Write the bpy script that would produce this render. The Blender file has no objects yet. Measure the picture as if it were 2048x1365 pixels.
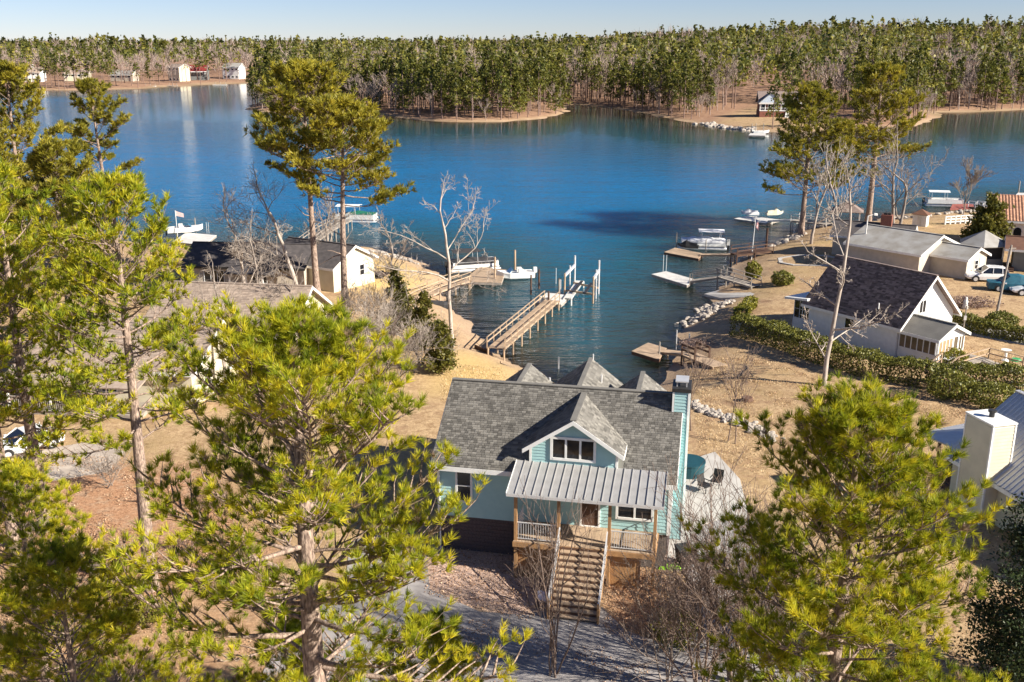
import bpy, math, random
import numpy as np
from mathutils import Vector, Matrix
R = math.radians
SC = bpy.context.scene
COL = SC.collection

# ---------------------------------------------------------------- camera, sky, sun, exposure
CAM_Z, FPX, HORIZON = 27.5, 2000.0, 85.5
PITCH = math.atan((682.5 - HORIZON) / FPX)
cd = bpy.data.cameras.new('camera'); cam = bpy.data.objects.new('camera', cd); COL.objects.link(cam)
cam.location = (0, 0, CAM_Z); cam.rotation_euler = (math.pi/2 - PITCH, 0, 0)
cd.sensor_width = 36; cd.lens = 36 * FPX / 2048; cd.clip_start = 0.5; cd.clip_end = 30000
SC.camera = cam
SUN_AZ, SUN_EL = R(25), R(29.5)           # from +X, turned towards the camera side
W = bpy.data.worlds.new('World'); SC.world = W; W.use_nodes = True
wn = W.node_tree.nodes; wl = W.node_tree.links
sky = wn.new('ShaderNodeTexSky'); sky.sky_type = 'NISHITA'; sky.sun_disc = False
sky.sun_elevation = SUN_EL; sky.sun_rotation = R(90) + SUN_AZ
sky.air_density = 0.8; sky.dust_density = 0.0; sky.ozone_density = 4.5; sky.altitude = 100
wn['Background'].inputs['Strength'].default_value = 0.046
tint = wn.new('ShaderNodeMix'); tint.data_type = 'RGBA'; tint.blend_type = 'MULTIPLY'; tint.inputs['Factor'].default_value = 1; tint.inputs['B'].default_value = (1.0, 0.95, 1.09, 1)   # white balance of the sky
wl.new(sky.outputs[0], tint.inputs['A']); wl.new(tint.outputs['Result'], wn['Background'].inputs[0])
sd_ = bpy.data.lights.new('sun', 'SUN'); sun = bpy.data.objects.new('sun', sd_); COL.objects.link(sun)
sd_.energy = 4.9; sd_.angle = R(0.5); sd_.color = (1, 0.92, 0.79)
sdir = Vector((math.cos(SUN_EL)*math.cos(SUN_AZ), -math.cos(SUN_EL)*math.sin(SUN_AZ), math.sin(SUN_EL)))
sun.rotation_euler = sdir.to_track_quat('Z', 'Y').to_euler(); sun.location = (60, -30, 60)
vs = SC.view_settings; vs.view_transform = 'Standard'; vs.look = 'None'; vs.gamma = 1; vs.exposure = 1.2
SC.cycles.max_bounces = 6; SC.cycles.transparent_max_bounces = 12; SC.cycles.use_denoising = True

# ---------------------------------------------------------------- pixel -> direction helpers (distance comes from the plane touched)
cp, sp = math.cos(PITCH), math.sin(PITCH)
def ray(px, py):
    u = (px - 1024) / FPX; v = (682.5 - py) / FPX
    return u, cp + v * sp, -sp + v * cp
def G(px, py, z=0.0):
    dx, dy, dz = ray(px, py); t = (z - CAM_Z) / dz
    return Vector((dx * t, dy * t, z))
def D(px, py, Y):
    dx, dy, dz = ray(px, py); t = Y / dy
    return Vector((dx * t, Y, CAM_Z + dz * t))
def XY(px, py, z=0.0):
    g = G(px, py, z); return (g.x, g.y)

# ---------------------------------------------------------------- materials
MATS = {}
def mat(name, c, rough=0.7, c2=None, scale=4.0, bump=0.0, bscale=None, metal=0.0, island=0.0, detail=6, spec=0.4, stretch=None, trans=0.0, coat=0.0):
    """principled surface: two tones mixed by noise, per-island lightness, fine relief"""
    if name in MATS: return MATS[name]
    m = bpy.data.materials.new(name); m.use_nodes = True; N = m.node_tree.nodes; L = m.node_tree.links
    b = N['Principled BSDF']; b.inputs['Roughness'].default_value = rough; b.inputs['Metallic'].default_value = metal
    b.inputs['Specular IOR Level'].default_value = spec
    if coat: b.inputs['Coat Weight'].default_value = coat
    tc = N.new('ShaderNodeTexCoord'); vec = tc.outputs['Object']
    if stretch:
        mp = N.new('ShaderNodeMapping'); mp.inputs['Scale'].default_value = stretch; L.new(vec, mp.inputs[0]); vec = mp.outputs[0]
    nz = N.new('ShaderNodeTexNoise'); nz.inputs['Scale'].default_value = scale; nz.inputs['Detail'].default_value = detail
    L.new(vec, nz.inputs['Vector'])
    if c2 is None: c2 = tuple(x * 0.8 for x in c)
    mx = N.new('ShaderNodeMix'); mx.data_type = 'RGBA'
    rp = N.new('ShaderNodeMapRange'); rp.inputs[1].default_value = 0.35; rp.inputs[2].default_value = 0.65
    L.new(nz.outputs[0], rp.inputs[0]); L.new(rp.outputs[0], mx.inputs['Factor'])
    mx.inputs['A'].default_value = (*c, 1); mx.inputs['B'].default_value = (*c2, 1)
    out = mx.outputs['Result']
    if island:
        ge = N.new('ShaderNodeNewGeometry'); mr = N.new('ShaderNodeMapRange')
        mr.inputs[3].default_value = 1 - island; mr.inputs[4].default_value = 1 + island
        L.new(ge.outputs['Random Per Island'], mr.inputs[0])
        hs = N.new('ShaderNodeHueSaturation'); L.new(mr.outputs[0], hs.inputs['Value']); L.new(out, hs.inputs['Color']); out = hs.outputs[0]
    L.new(out, b.inputs['Base Color'])
    if bump:
        n2 = N.new('ShaderNodeTexNoise'); n2.inputs['Scale'].default_value = bscale or scale * 6; n2.inputs['Detail'].default_value = 4
        L.new(vec, n2.inputs['Vector'])
        bp = N.new('ShaderNodeBump'); bp.inputs['Strength'].default_value = bump; bp.inputs['Distance'].default_value = 0.03
        L.new(n2.outputs[0], bp.inputs['Height']); L.new(bp.outputs[0], b.inputs['Normal'])
    if trans:
        tr = N.new('ShaderNodeBsdfTranslucent'); L.new(out, tr.inputs[0]); ms = N.new('ShaderNodeMixShader'); ms.inputs[0].default_value = trans
        L.new(b.outputs[0], ms.inputs[1]); L.new(tr.outputs[0], ms.inputs[2]); L.new(ms.outputs[0], N['Material Output'].inputs['Surface'])
    MATS[name] = m; return m
def foliage_mat(name, stops, trans=0.42, rough=0.5, rand=0.16):
    """leaf colour from the per-tuft attribute 'tone', varied per needle and per tree"""
    m = bpy.data.materials.new(name); m.use_nodes = True; N = m.node_tree.nodes; L = m.node_tree.links
    b = N['Principled BSDF']; b.inputs['Roughness'].default_value = rough; b.inputs['Specular IOR Level'].default_value = 0.35
    at = N.new('ShaderNodeAttribute'); at.attribute_name = 'tone'
    cr = N.new('ShaderNodeValToRGB'); e = cr.color_ramp.elements
    while len(e) < len(stops): e.new(0.5)
    for i, (p, c) in enumerate(stops): e[i].position = p; e[i].color = (*c, 1)
    L.new(at.outputs['Fac'], cr.inputs[0])
    ge = N.new('ShaderNodeNewGeometry'); oi = N.new('ShaderNodeObjectInfo')
    ad = N.new('ShaderNodeMath'); ad.operation = 'MULTIPLY_ADD'; ad.inputs[1].default_value = 0.6; L.new(oi.outputs['Random'], ad.inputs[0]); L.new(ge.outputs['Random Per Island'], ad.inputs[2])
    mr = N.new('ShaderNodeMapRange'); mr.inputs[2].default_value = 1.6; mr.inputs[3].default_value = 1 - rand; mr.inputs[4].default_value = 1 + rand
    L.new(ad.outputs[0], mr.inputs[0])
    hs = N.new('ShaderNodeHueSaturation'); L.new(mr.outputs[0], hs.inputs['Value']); L.new(cr.outputs[0], hs.inputs['Color'])
    L.new(hs.outputs[0], b.inputs['Base Color'])
    tr = N.new('ShaderNodeBsdfTranslucent'); L.new(hs.outputs[0], tr.inputs[0])
    ms = N.new('ShaderNodeMixShader'); ms.inputs[0].default_value = trans
    L.new(b.outputs[0], ms.inputs[1]); L.new(tr.outputs[0], ms.inputs[2]); L.new(ms.outputs[0], N['Material Output'].inputs['Surface'])
    MATS[name] = m; return m
def glass_mat():
    m = bpy.data.materials.new('window_glass'); m.use_nodes = True; b = m.node_tree.nodes['Principled BSDF']
    b.inputs['Base Color'].default_value = (0.012, 0.014, 0.018, 1); b.inputs['Roughness'].default_value = 0.06; b.inputs['Specular IOR Level'].default_value = 0.6
    return m
GLASS = glass_mat()
WHITE = mat('white_paint', (0.80, 0.80, 0.78), 0.5, (0.72, 0.72, 0.70), 2.5)
WHITE2 = mat('weathered_white', (0.72, 0.71, 0.68), 0.6, (0.58, 0.56, 0.52), 1.6, 0.2)
CREAM = mat('cream_siding', (0.62, 0.565, 0.43), 0.6, (0.55, 0.50, 0.38), 1.5, 0.15)
TEAL = mat('mint_siding', (0.38, 0.59, 0.59), 0.55, (0.34, 0.55, 0.56), 3.0, 0.1)
TIMBER = mat('treated_timber', (0.42, 0.24, 0.11), 0.75, (0.30, 0.17, 0.08), 3.0, 0.3, island=0.18, stretch=(1, 1, 0.35))
DECKW = mat('weathered_decking', (0.44, 0.32, 0.215), 0.8, (0.33, 0.24, 0.165), 2.0, 0.3, island=0.14)
GREYW = mat('grey_weathered_wood', (0.34, 0.30, 0.26), 0.85, (0.24, 0.21, 0.18), 2.0, 0.3, island=0.14)
DARKW = mat('dark_stained_wood', (0.13, 0.07, 0.045), 0.8, (0.08, 0.045, 0.03), 2.0, 0.3, island=0.15)
PLASTIC = mat('white_dock_decking', (0.66, 0.64, 0.60), 0.6, (0.56, 0.54, 0.50), 1.4, 0.1, island=0.05)
METALR = mat('grey_standing_seam', (0.40, 0.395, 0.39), 0.45, (0.33, 0.325, 0.32), 1.2, 0.05, metal=0.2, island=0.06)
GALV = mat('galvanised_metal', (0.60, 0.60, 0.60), 0.4, (0.52, 0.52, 0.53), 2.0, 0.05, metal=0.35)
ALUM = mat('bright_aluminium', (0.74, 0.74, 0.74), 0.35, (0.64, 0.64, 0.65), 3.0, metal=0.3)
BLACKM = mat('black_metal', (0.02, 0.02, 0.022), 0.5, (0.035, 0.033, 0.03), 4.0)
SHINGLE = mat('grey_shingle', (0.18, 0.17, 0.152), 0.9, (0.145, 0.137, 0.124), 1.2, 0.5, 30, island=0.42)
SHINGLE_D = mat('dark_brown_shingle', (0.24, 0.185, 0.165), 0.9, (0.17, 0.13, 0.115), 3.0, 0.6, 12, island=0.5)
SHINGLE_T = mat('tan_shingle', (0.38, 0.30, 0.24), 0.9, (0.29, 0.225, 0.18), 2.5, 0.6, 10, island=0.2)
SHINGLE_K = mat('charcoal_shingle', (0.10, 0.088, 0.088), 0.9, (0.062, 0.056, 0.058), 2.0, 0.5, 10, island=0.2)
SHINGLE_L = mat('pale_grey_roofing', (0.36, 0.35, 0.33), 0.85, (0.27, 0.25, 0.22), 0.8, 0.4, 10, island=0.08)
TILE = mat('terracotta_tile', (0.46, 0.25, 0.16), 0.8, (0.37, 0.20, 0.13), 3.0, 0.3, island=0.2)
BLOCK = mat('dark_split_block', (0.115, 0.085, 0.085), 0.9, (0.075, 0.06, 0.062), 6.0, 0.7, 25, island=0.2)
BRICK = mat('red_brick', (0.26, 0.10, 0.07), 0.9, (0.18, 0.07, 0.05), 8.0, 0.5, island=0.2)
CONC = mat('pale_concrete', (0.50, 0.475, 0.44), 0.85, (0.40, 0.375, 0.345), 1.0, 0.25, 20)
ASPH = mat('worn_asphalt', (0.36, 0.335, 0.325), 0.92, (0.24, 0.22, 0.215), 0.7, 0.5, 40, detail=12)
GRAVEL = mat('tan_gravel', (0.50, 0.43, 0.36), 0.95, (0.36, 0.30, 0.25), 1.3, 0.6, 30, detail=12)
ROCK = mat('riprap_rock', (0.40, 0.35, 0.30), 0.9, (0.26, 0.23, 0.20), 3.0, 0.6, 10, island=0.3)
BARKP = mat('pine_bark', (0.42, 0.315, 0.25), 0.95, (0.12, 0.082, 0.065), 9.0, 1.0, 16, stretch=(1.6, 1.6, 0.5), detail=3)
BARKF = mat('pine_bark_far', (0.26, 0.175, 0.14), 0.95, (0.15, 0.095, 0.08), 3.0)
BARKG = mat('grey_bark', (0.34, 0.285, 0.24), 0.9, (0.20, 0.165, 0.14), 3.0, 0.4, 20, stretch=(1, 1, 0.4))
BARKW = mat('pale_sunbleached_bark', (0.50, 0.43, 0.37), 0.9, (0.26, 0.215, 0.18), 2.5, 0.4, 20, stretch=(1, 1, 0.4))
BARKB = mat('brown_twig', (0.22, 0.16, 0.125), 0.9, (0.14, 0.10, 0.085), 3.0)
TWIGF = mat('far_twigs', (0.34, 0.27, 0.23), 0.95, (0.25, 0.19, 0.165), 0.3, island=0.3)
RUBBER = mat('black_rubber', (0.015, 0.015, 0.016), 0.8)
CARW = mat('white_car_paint', (0.80, 0.80, 0.80), 0.25, (0.78, 0.78, 0.79), 1.0, coat=0.6)
COVER = mat('black_canvas', (0.03, 0.03, 0.034), 0.85, (0.05, 0.048, 0.05), 2.0, 0.3)
TARP = mat('teal_tarpaulin', (0.02, 0.13, 0.19), 0.6, (0.015, 0.09, 0.14), 3.0, 0.5)
GREENC = mat('green_boat_canvas', (0.01, 0.13, 0.08), 0.7, (0.01, 0.09, 0.06), 3.0, 0.2)
WCOVER = mat('white_boat_cover', (0.74, 0.74, 0.75), 0.7, (0.66, 0.66, 0.68), 1.5, 0.3)
BEIGE = mat('beige_wall', (0.52, 0.46, 0.38), 0.75, (0.44, 0.39, 0.32), 1.5, 0.15)
GREYWALL = mat('slate_grey_wall', (0.17, 0.18, 0.18), 0.75, (0.14, 0.15, 0.15), 1.5, 0.15)
STUCCO = mat('white_stucco', (0.72, 0.69, 0.64), 0.85, (0.66, 0.63, 0.58), 1.5, 0.2)
BLUEW = mat('pale_blue_siding', (0.52, 0.60, 0.70), 0.7)
REDR = mat('red_metal_roof', (0.22, 0.035, 0.03), 0.5)
NEEDLE = foliage_mat('pine_needles', [(0.0, (0.40, 0.29, 0.20)), (0.07, (0.30, 0.21, 0.12)), (0.12, (0.06, 0.095, 0.010)), (0.45, (0.235, 0.285, 0.016)), (0.7, (0.41, 0.41, 0.02)), (1.0, (0.62, 0.54, 0.03))])
NEEDLE_M = foliage_mat('pine_needles_mid', [(0.0, (0.20, 0.15, 0.09)), (0.05, (0.09, 0.098, 0.016)), (0.5, (0.25, 0.235, 0.026)), (1.0, (0.46, 0.38, 0.04))])
NEEDLE_F = foliage_mat('pine_needles_far', [(0.0, (0.045, 0.06, 0.014)), (0.5, (0.135, 0.14, 0.024)), (1.0, (0.28, 0.25, 0.045))], rand=0.4)
CEDAR = foliage_mat('cedar_foliage', [(0.0, (0.04, 0.05, 0.012)), (0.5, (0.13, 0.125, 0.02)), (1.0, (0.26, 0.22, 0.04))])
DARKEV = foliage_mat('dark_evergreen', [(0.0, (0.012, 0.02, 0.008)), (0.6, (0.03, 0.05, 0.014)), (1.0, (0.07, 0.085, 0.02))], trans=0.15)
HEDGE = foliage_mat('hedge_leaves', [(0.0, (0.05, 0.06, 0.012)), (0.5, (0.15, 0.155, 0.025)), (1.0, (0.32, 0.29, 0.06))], trans=0.2)
SHRUBR = foliage_mat('russet_dry_leaves', [(0.0, (0.14, 0.09, 0.075)), (0.6, (0.26, 0.18, 0.15)), (1.0, (0.38, 0.29, 0.24))], trans=0.2)
SHRUBY = foliage_mat('yellow_green_shrub', [(0.0, (0.07, 0.08, 0.01)), (0.6, (0.20, 0.19, 0.02)), (1.0, (0.36, 0.32, 0.04))], trans=0.25)

# ---------------------------------------------------------------- mesh builder
class MB:
    def __init__(s): s.v = []; s.f = []
    def add(s, vs, fs):
        o = len(s.v); s.v += [tuple(p) for p in vs]; s.f += [tuple(i + o for i in f) for f in fs]; return s
    def hexa(s, p):        # 8 points: bottom ring 0-3, top ring 4-7
        return s.add(p, [(0,3,2,1),(4,5,6,7),(0,1,5,4),(1,2,6,5),(2,3,7,6),(3,0,4,7)])
    def box(s, x0, y0, z0, x1, y1, z1):
        return s.hexa([(x0,y0,z0),(x1,y0,z0),(x1,y1,z0),(x0,y1,z0),(x0,y0,z1),(x1,y0,z1),(x1,y1,z1),(x0,y1,z1)])
    def beam(s, p, q, w, h):
        p = Vector(p); q = Vector(q); d = (q - p).normalized()
        up = Vector((0, 0, 1)) if abs(d.z) < 0.98 else Vector((0, 1, 0))
        a = d.cross(up).normalized() * (w / 2); b = a.cross(d).normalized() * (h / 2)
        return s.hexa([p-a-b, p+a-b, q+a-b, q-a-b, p-a+b, p+a+b, q+a+b, q-a+b])
    def tube(s, p, q, r0, r1=None, n=8):
        r1 = r0 if r1 is None else r1; p = Vector(p); q = Vector(q); d = (q - p).normalized()
        up = Vector((0, 0, 1)) if abs(d.z) < 0.98 else Vector((1, 0, 0))
        a = d.cross(up).normalized(); b = a.cross(d)
        ring = [a * math.cos(2*math.pi*i/n) + b * math.sin(2*math.pi*i/n) for i in range(n)]
        return s.add([p + k * r0 for k in ring] + [q + k * r1 for k in ring],
              [(i, (i+1) % n, n + (i+1) % n, n + i) for i in range(n)] + [tuple(range(n-1, -1, -1)), tuple(range(n, 2*n))])
    def prism(s, pts, z0, z1):
        n = len(pts)
        return s.add([(x, y, z0) for x, y in pts] + [(x, y, z1) for x, y in pts],
              [tuple(range(n-1, -1, -1)), tuple(range(n, 2*n))] + [(i, (i+1) % n, n + (i+1) % n, n + i) for i in range(n)])
    def slab(s, pts, th):   # polygon in space thickened downwards along its normal
        pts = [Vector(p) for p in pts]; nn = (pts[1]-pts[0]).cross(pts[2]-pts[0]).normalized()
        if nn.z < 0: pts.reverse(); nn = -nn
        n = len(pts); lo = [p - nn * th for p in pts]
        return s.add(lo + pts, [tuple(range(n-1, -1, -1)), tuple(range(n, 2*n))] + [(i, (i+1) % n, n + (i+1) % n, n + i) for i in range(n)])
    def loft(s, rings, cap=True):
        n = len(rings[0]); vs = [p for r in rings for p in r]; fs = []
        for k in range(len(rings) - 1):
            for i in range(n): fs.append((k*n + i, k*n + (i+1) % n, (k+1)*n + (i+1) % n, (k+1)*n + i))
        if cap: fs += [tuple(range(n-1, -1, -1)), tuple(range((len(rings)-1)*n, len(rings)*n))]
        return s.add(vs, fs)
    def mesh(s, name, m, smooth=False):
        me = bpy.data.meshes.new(name); me.from_pydata(s.v, [], s.f); me.materials.append(m)
        if smooth: me.polygons.foreach_set('use_smooth', [True] * len(me.polygons))
        return me
    def out(s, name, m, parent=None, smooth=False, kind=None):
        return link(name, s.mesh(name, m, smooth), parent, kind)
def link(name, me, parent=None, kind=None):
    o = bpy.data.objects.new(name, me); COL.objects.link(o)
    if parent is not None: o.parent = parent
    if kind: o['kind'] = kind
    return o
def tag(o, label, cat, group=None, kind=None):
    o['label'] = label
    if cat: o['category'] = cat
    if group: o['group'] = group
    if kind: o['kind'] = kind
    return o
def thing(name, label, cat, loc=(0, 0, 0), rz=0.0, group=None):
    o = bpy.data.objects.new(name, None); COL.objects.link(o); o.empty_display_size = 0.3
    o.location = loc; o.rotation_euler = (0, 0, rz); return tag(o, label, cat, group)
def dup(root, loc=None, rz=None, scale=None, label=None, group=None):
    def cp_(o, par):
        c = o.copy(); COL.objects.link(c); c.parent = par
        for ch in o.children: cp_(ch, c)
        return c
    r = cp_(root, root.parent)
    if loc is not None: r.location = loc
    if rz is not None: r.rotation_euler = (0, 0, rz)
    if scale is not None: r.scale = (scale,) * 3 if isinstance(scale, (int, float)) else scale
    if label: r['label'] = label
    if group: r['group'] = group
    return r
def np_mesh(name, V, F, m, tone=None, smooth=False):
    """fast mesh of equal-sized faces; tone is a per-face colour position"""
    me = bpy.data.meshes.new(name); V = np.asarray(V, np.float32).reshape(-1, 3); F = np.asarray(F, np.int32); k = F.shape[1]
    me.vertices.add(len(V)); me.vertices.foreach_set('co', V.ravel())
    me.loops.add(F.size); me.loops.foreach_set('vertex_index', F.ravel())
    me.polygons.add(len(F)); me.polygons.foreach_set('loop_start', np.arange(0, F.size, k, dtype=np.int32))
    me.polygons.foreach_set('loop_total', np.full(len(F), k, np.int32))
    if smooth: me.polygons.foreach_set('use_smooth', np.ones(len(F), bool))
    me.materials.append(m)
    if tone is not None:
        a = me.attributes.new('tone', 'FLOAT', 'FACE'); a.data.foreach_set('value', np.asarray(tone, np.float32))
    me.update(calc_edges=True); return me

# ---------------------------------------------------------------- terrain
near_px = [(-900, 470), (-300, 470), (0, 462), (150, 478), (300, 492), (400, 502), (520, 500), (640, 499), (700, 497), (760, 503), (830, 522), (872, 545),
  (893, 560), (880, 585), (880, 606), (905, 628), (932, 645), (948, 668), (972, 698), (1000, 716), (1040, 735), (1085, 752), (1110, 775), (1180, 800), (1260, 800),
  (1318, 785), (1338, 752), (1352, 722), (1372, 708), (1376, 690), (1362, 672), (1378, 655), (1386, 640), (1412, 618), (1438, 604), (1410, 592), (1440, 577),
  (1472, 560), (1462, 542), (1490, 516), (1520, 500), (1548, 488), (1582, 474), (1600, 463), (1650, 455), (1700, 452), (1758, 446), (1766, 436), (1850, 433), (1900, 427), (1960, 420), (2060, 405), (2300, 392), (2900, 380)]
far_px = [(-900, 188), (-300, 185), (0, 181), (150, 181), (280, 178), (360, 173), (450, 168), (540, 166), (560, 180), (536, 200), (500, 212), (494, 219), (520, 224), (560, 224), (640, 222), (780, 232), (830, 240), (900, 244.5), (1000, 244),
  (1080, 238), (1120, 230), (1136, 222), (1128, 214), (1150, 209), (1230, 217), (1300, 229), (1350, 240), (1400, 248), (1450, 256), (1520, 263), (1580, 267), (1650, 262), (1710, 255),
  (1790, 258), (1825, 254), (1862, 240), (1885, 231), (1870, 225), (1950, 225), (2050, 220), (2300, 213), (2900, 205)]
NEAR = np.array([XY(*p) for p in near_px] + [(600, 60), (600, -300), (-600, -300), (-600, 60)])
FAR = np.array([XY(*p) for p in far_px] + [(4000, 700), (14000, 3000), (14000, 16000), (-14000, 16000), (-14000, 3000), (-4000, 640)])
def seg_dist(P, poly, closed=True):
    d = np.full(len(P), 1e9)
    for i in range(len(poly)):
        a = poly[i]; b = poly[(i + 1) % len(poly)]; ab = b - a; L2 = (ab**2).sum() + 1e-9
        t = np.clip(((P - a) @ ab) / L2, 0, 1); q = P - (a + t[:, None] * ab); d = np.minimum(d, (q**2).sum(1))
    return np.sqrt(d)
def inside(P, poly):
    r = np.zeros(len(P), bool); x, y = P[:, 0], P[:, 1]
    for i in range(len(poly)):
        (x0, y0), (x1, y1) = poly[i], poly[(i + 1) % len(poly)]
        if y0 == y1: continue
        r ^= ((y0 > y) != (y1 > y)) & (x < (x1 - x0) * (y - y0) / (y1 - y0) + x0)
    return r
def wob(x, y, s, k): return np.sin(x*s + 1.3*k) * np.cos(y*s*1.13 + 2.1*k) + 0.5*np.sin(x*s*2.3 + y*s*1.7 + k)
def ground(x, y):
    P = np.stack([np.atleast_1d(np.asarray(x, float)), np.atleast_1d(np.asarray(y, float))], 1); x, y = P[:, 0], P[:, 1]
    dn = seg_dist(P, NEAR) * np.where(inside(P, NEAR), 1, -1); df = seg_dist(P, FAR) * np.where(inside(P, FAR), 1, -1)
    dn = dn + 0.35 * wob(x, y, 0.8, 1) * (np.abs(dn) < 12)
    dfw = df + 1.2 * wob(x, y, 0.2, 2) * (np.abs(df) < 20)
    zn = 2.2 * np.minimum(1, 1.02 * (1 - np.exp(-np.maximum(dn, 0) / 4.8)))
    slope = 0.010 + 0.034 * np.clip((x - 40) / 260, 0, 1)
    zf = 1.6 * (1 - np.exp(-np.maximum(dfw, 0) / 8)) + np.minimum(np.maximum(dfw, 0) * slope, 8 + 14*np.clip((x - 40) / 300, 0, 1)) + 0.8 * wob(x, y, 0.013, 3) * np.clip(dfw / 100, 0, 1)
    sea = np.maximum(-3.0, 0.02 + 0.13 * np.maximum(dn, dfw))
    return np.where(dn > 0, zn, np.where(dfw > 0, zf, sea)), dn, df
def gz(x, y): return float(ground(x, y)[0][0])
def on(px, py, it=4):
    """the point of the ground that a pixel shows"""
    z = 2.0
    for _ in range(it): p = G(px, py, z); z = 0.5*z + 0.5*gz(p.x, p.y)
    p = G(px, py, z); p.z = gz(p.x, p.y); return p
def spaced(stops):
    out = []
    for a, b, s in stops: out += list(np.arange(a, b, s))
    return np.array(out + [stops[-1][1]])
gx = np.concatenate([-spaced([(0, 4, 4)])[:0], spaced([(-14000, -2000, 1500), (-2000, -500, 100), (-500, -160, 14), (-160, -60, 3), (-60, 75, 1.0), (75, 160, 3), (160, 500, 14), (500, 2000, 100), (2000, 14000, 1500)])])
gy = spaced([(-300, 20, 20), (20, 60, 1.2), (60, 175, 1.0), (175, 320, 6), (320, 700, 5), (700, 1200, 30), (1200, 3000, 200), (3000, 16000, 1300)])
GX, GY = np.meshgrid(gx, gy); zz, dn_, df_ = ground(GX.ravel(), GY.ravel())
nx, ny = len(gx), len(gy); ii, jj = np.meshgrid(np.arange(nx - 1), np.arange(ny - 1)); q0 = (jj * nx + ii).ravel()
QF = np.stack([q0, q0 + 1, q0 + nx + 1, q0 + nx], 1)
land = np.stack([GX.ravel(), GY.ravel(), zz], 1)
def poly_px(pts, z=2.2): return np.array([XY(a, b, z) for a, b in pts])
def soft(poly, w):
    P = land[:, :2]; s = seg_dist(P, poly) * np.where(inside(P, poly), 1, -1); return np.clip(0.5 + s / w, 0, 1)
lawn_gold = np.maximum(soft(poly_px([(900, 700), (1000, 705), (1050, 760), (1040, 800), (870, 800), (880, 720)], 1.5), 4), soft(poly_px([(690, 505), (830, 530), (870, 560), (800, 600), (700, 580)], 1.5), 5))
straw = np.maximum.reduce([soft(poly_px([(0, 900), (430, 940), (560, 1100), (500, 1190), (0, 1180)]), 3), soft(poly_px([(1200, 1120), (1330, 1140), (1330, 1260), (1220, 1270)]), 1.5),
   soft(poly_px([(0, 1180), (520, 1180), (590, 1230), (540, 1380), (0, 1400)]), 2) * 0.55])
mulch = soft(poly_px([(840, 1080), (1000, 1085), (1110, 1140), (1115, 1215), (1050, 1245), (960, 1235), (850, 1190)]), 0.6)
wood_floor = np.clip(df_ / 3, 0, 1)
clear = soft(np.array([XY(*p) for p in [(1430, 250), (1500, 262), (1590, 266), (1660, 258), (1640, 225), (1560, 215), (1480, 232)]]), 8)
shore = np.where(dn_ > -30, np.exp(-np.maximum(dn_, 0) / 2.4), np.exp(-np.maximum(df_, 0) / 1.3))
def ground_mat():
    m = bpy.data.materials.new('dormant_ground'); m.use_nodes = True; N = m.node_tree.nodes; L = m.node_tree.links
    b = N['Principled BSDF']; b.inputs['Roughness'].default_value = 0.95; b.inputs['Specular IOR Level'].default_value = 0.15
    tc = N.new('ShaderNodeTexCoord')
    def noise(s, d=8, rough=0.6):
        n = N.new('ShaderNodeTexNoise'); n.inputs['Scale'].default_value = s; n.inputs['Detail'].default_value = d; n.inputs['Roughness'].default_value = rough
        L.new(tc.outputs['Object'], n.inputs['Vector']); return n.outputs[0]
    def ramp(f, a, bb):
        r = N.new('ShaderNodeMapRange'); r.inputs[1].default_value = a; r.inputs[2].default_value = bb; L.new(f, r.inputs[0]); return r.outputs[0]
    def mix(f, a, bb):
        x = N.new('ShaderNodeMix'); x.data_type = 'RGBA'; L.new(f, x.inputs['Factor'])
        for s, v in (('A', a), ('B', bb)):
            if isinstance(v, tuple): x.inputs[s].default_value = (*v, 1)
            else: L.new(v, x.inputs[s])
        return x.outputs['Result']
    def attr(n):
        a = N.new('ShaderNodeAttribute'); a.attribute_name = n; return a.outputs['Fac']
    fine = noise(4.5, 12, 0.82); big = noise(0.12, 6); mid = noise(0.45, 12, 0.72); pat = noise(1.5, 8, 0.68)
    grass = mix(ramp(fine, 0.34, 0.66), (0.30, 0.19, 0.095), (0.63, 0.46, 0.275))
    grass = mix(ramp(pat, 0.47, 0.60), grass, mix(ramp(fine, 0.35, 0.65), (0.20, 0.12, 0.06), (0.47, 0.32, 0.18)))
    grass = mix(ramp(mid, 0.50, 0.62), grass, mix(ramp(pat, 0.4, 0.6), (0.19, 0.115, 0.065), (0.40, 0.26, 0.155)))
    grass = mix(ramp(big, 0.52, 0.70), grass, mix(ramp(pat, 0.4, 0.6), (0.24, 0.165, 0.07), (0.50, 0.365, 0.18)))
    gold = mix(ramp(fine, 0.3, 0.7), (0.40, 0.27, 0.10), (0.70, 0.51, 0.22))
    red = mix(ramp(fine, 0.32, 0.68), (0.22, 0.10, 0.05), (0.60, 0.36, 0.215))
    red = mix(ramp(pat, 0.48, 0.62), red, mix(ramp(fine, 0.4, 0.6), (0.22, 0.13, 0.08), (0.56, 0.38, 0.25)))
    c = mix(attr('gold'), grass, gold); c = mix(attr('straw'), c, red)
    c = mix(attr('mulch'), c, mix(ramp(noise(7, 10, 0.9), 0.36, 0.62), (0.27, 0.175, 0.135), (0.72, 0.53, 0.43)))
    wf = mix(ramp(mid, 0.35, 0.65), (0.24, 0.135, 0.085), (0.40, 0.25, 0.165)); c = mix(attr('wood'), c, wf)
    c = mix(attr('sand'), c, mix(ramp(fine, 0.3, 0.7), (0.31, 0.21, 0.135), (0.53, 0.39, 0.27)))
    c = mix(attr('bed'), c, mix(ramp(mid, 0.35, 0.65), (0.12, 0.095, 0.045), (0.20, 0.16, 0.085)))
    L.new(c, b.inputs['Base Color'])
    bp = N.new('ShaderNodeBump'); bp.inputs['Strength'].default_value = 0.7; bp.inputs['Distance'].default_value = 0.10
    L.new(fine, bp.inputs['Height']); L.new(bp.outputs[0], b.inputs['Normal']); return m
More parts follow.
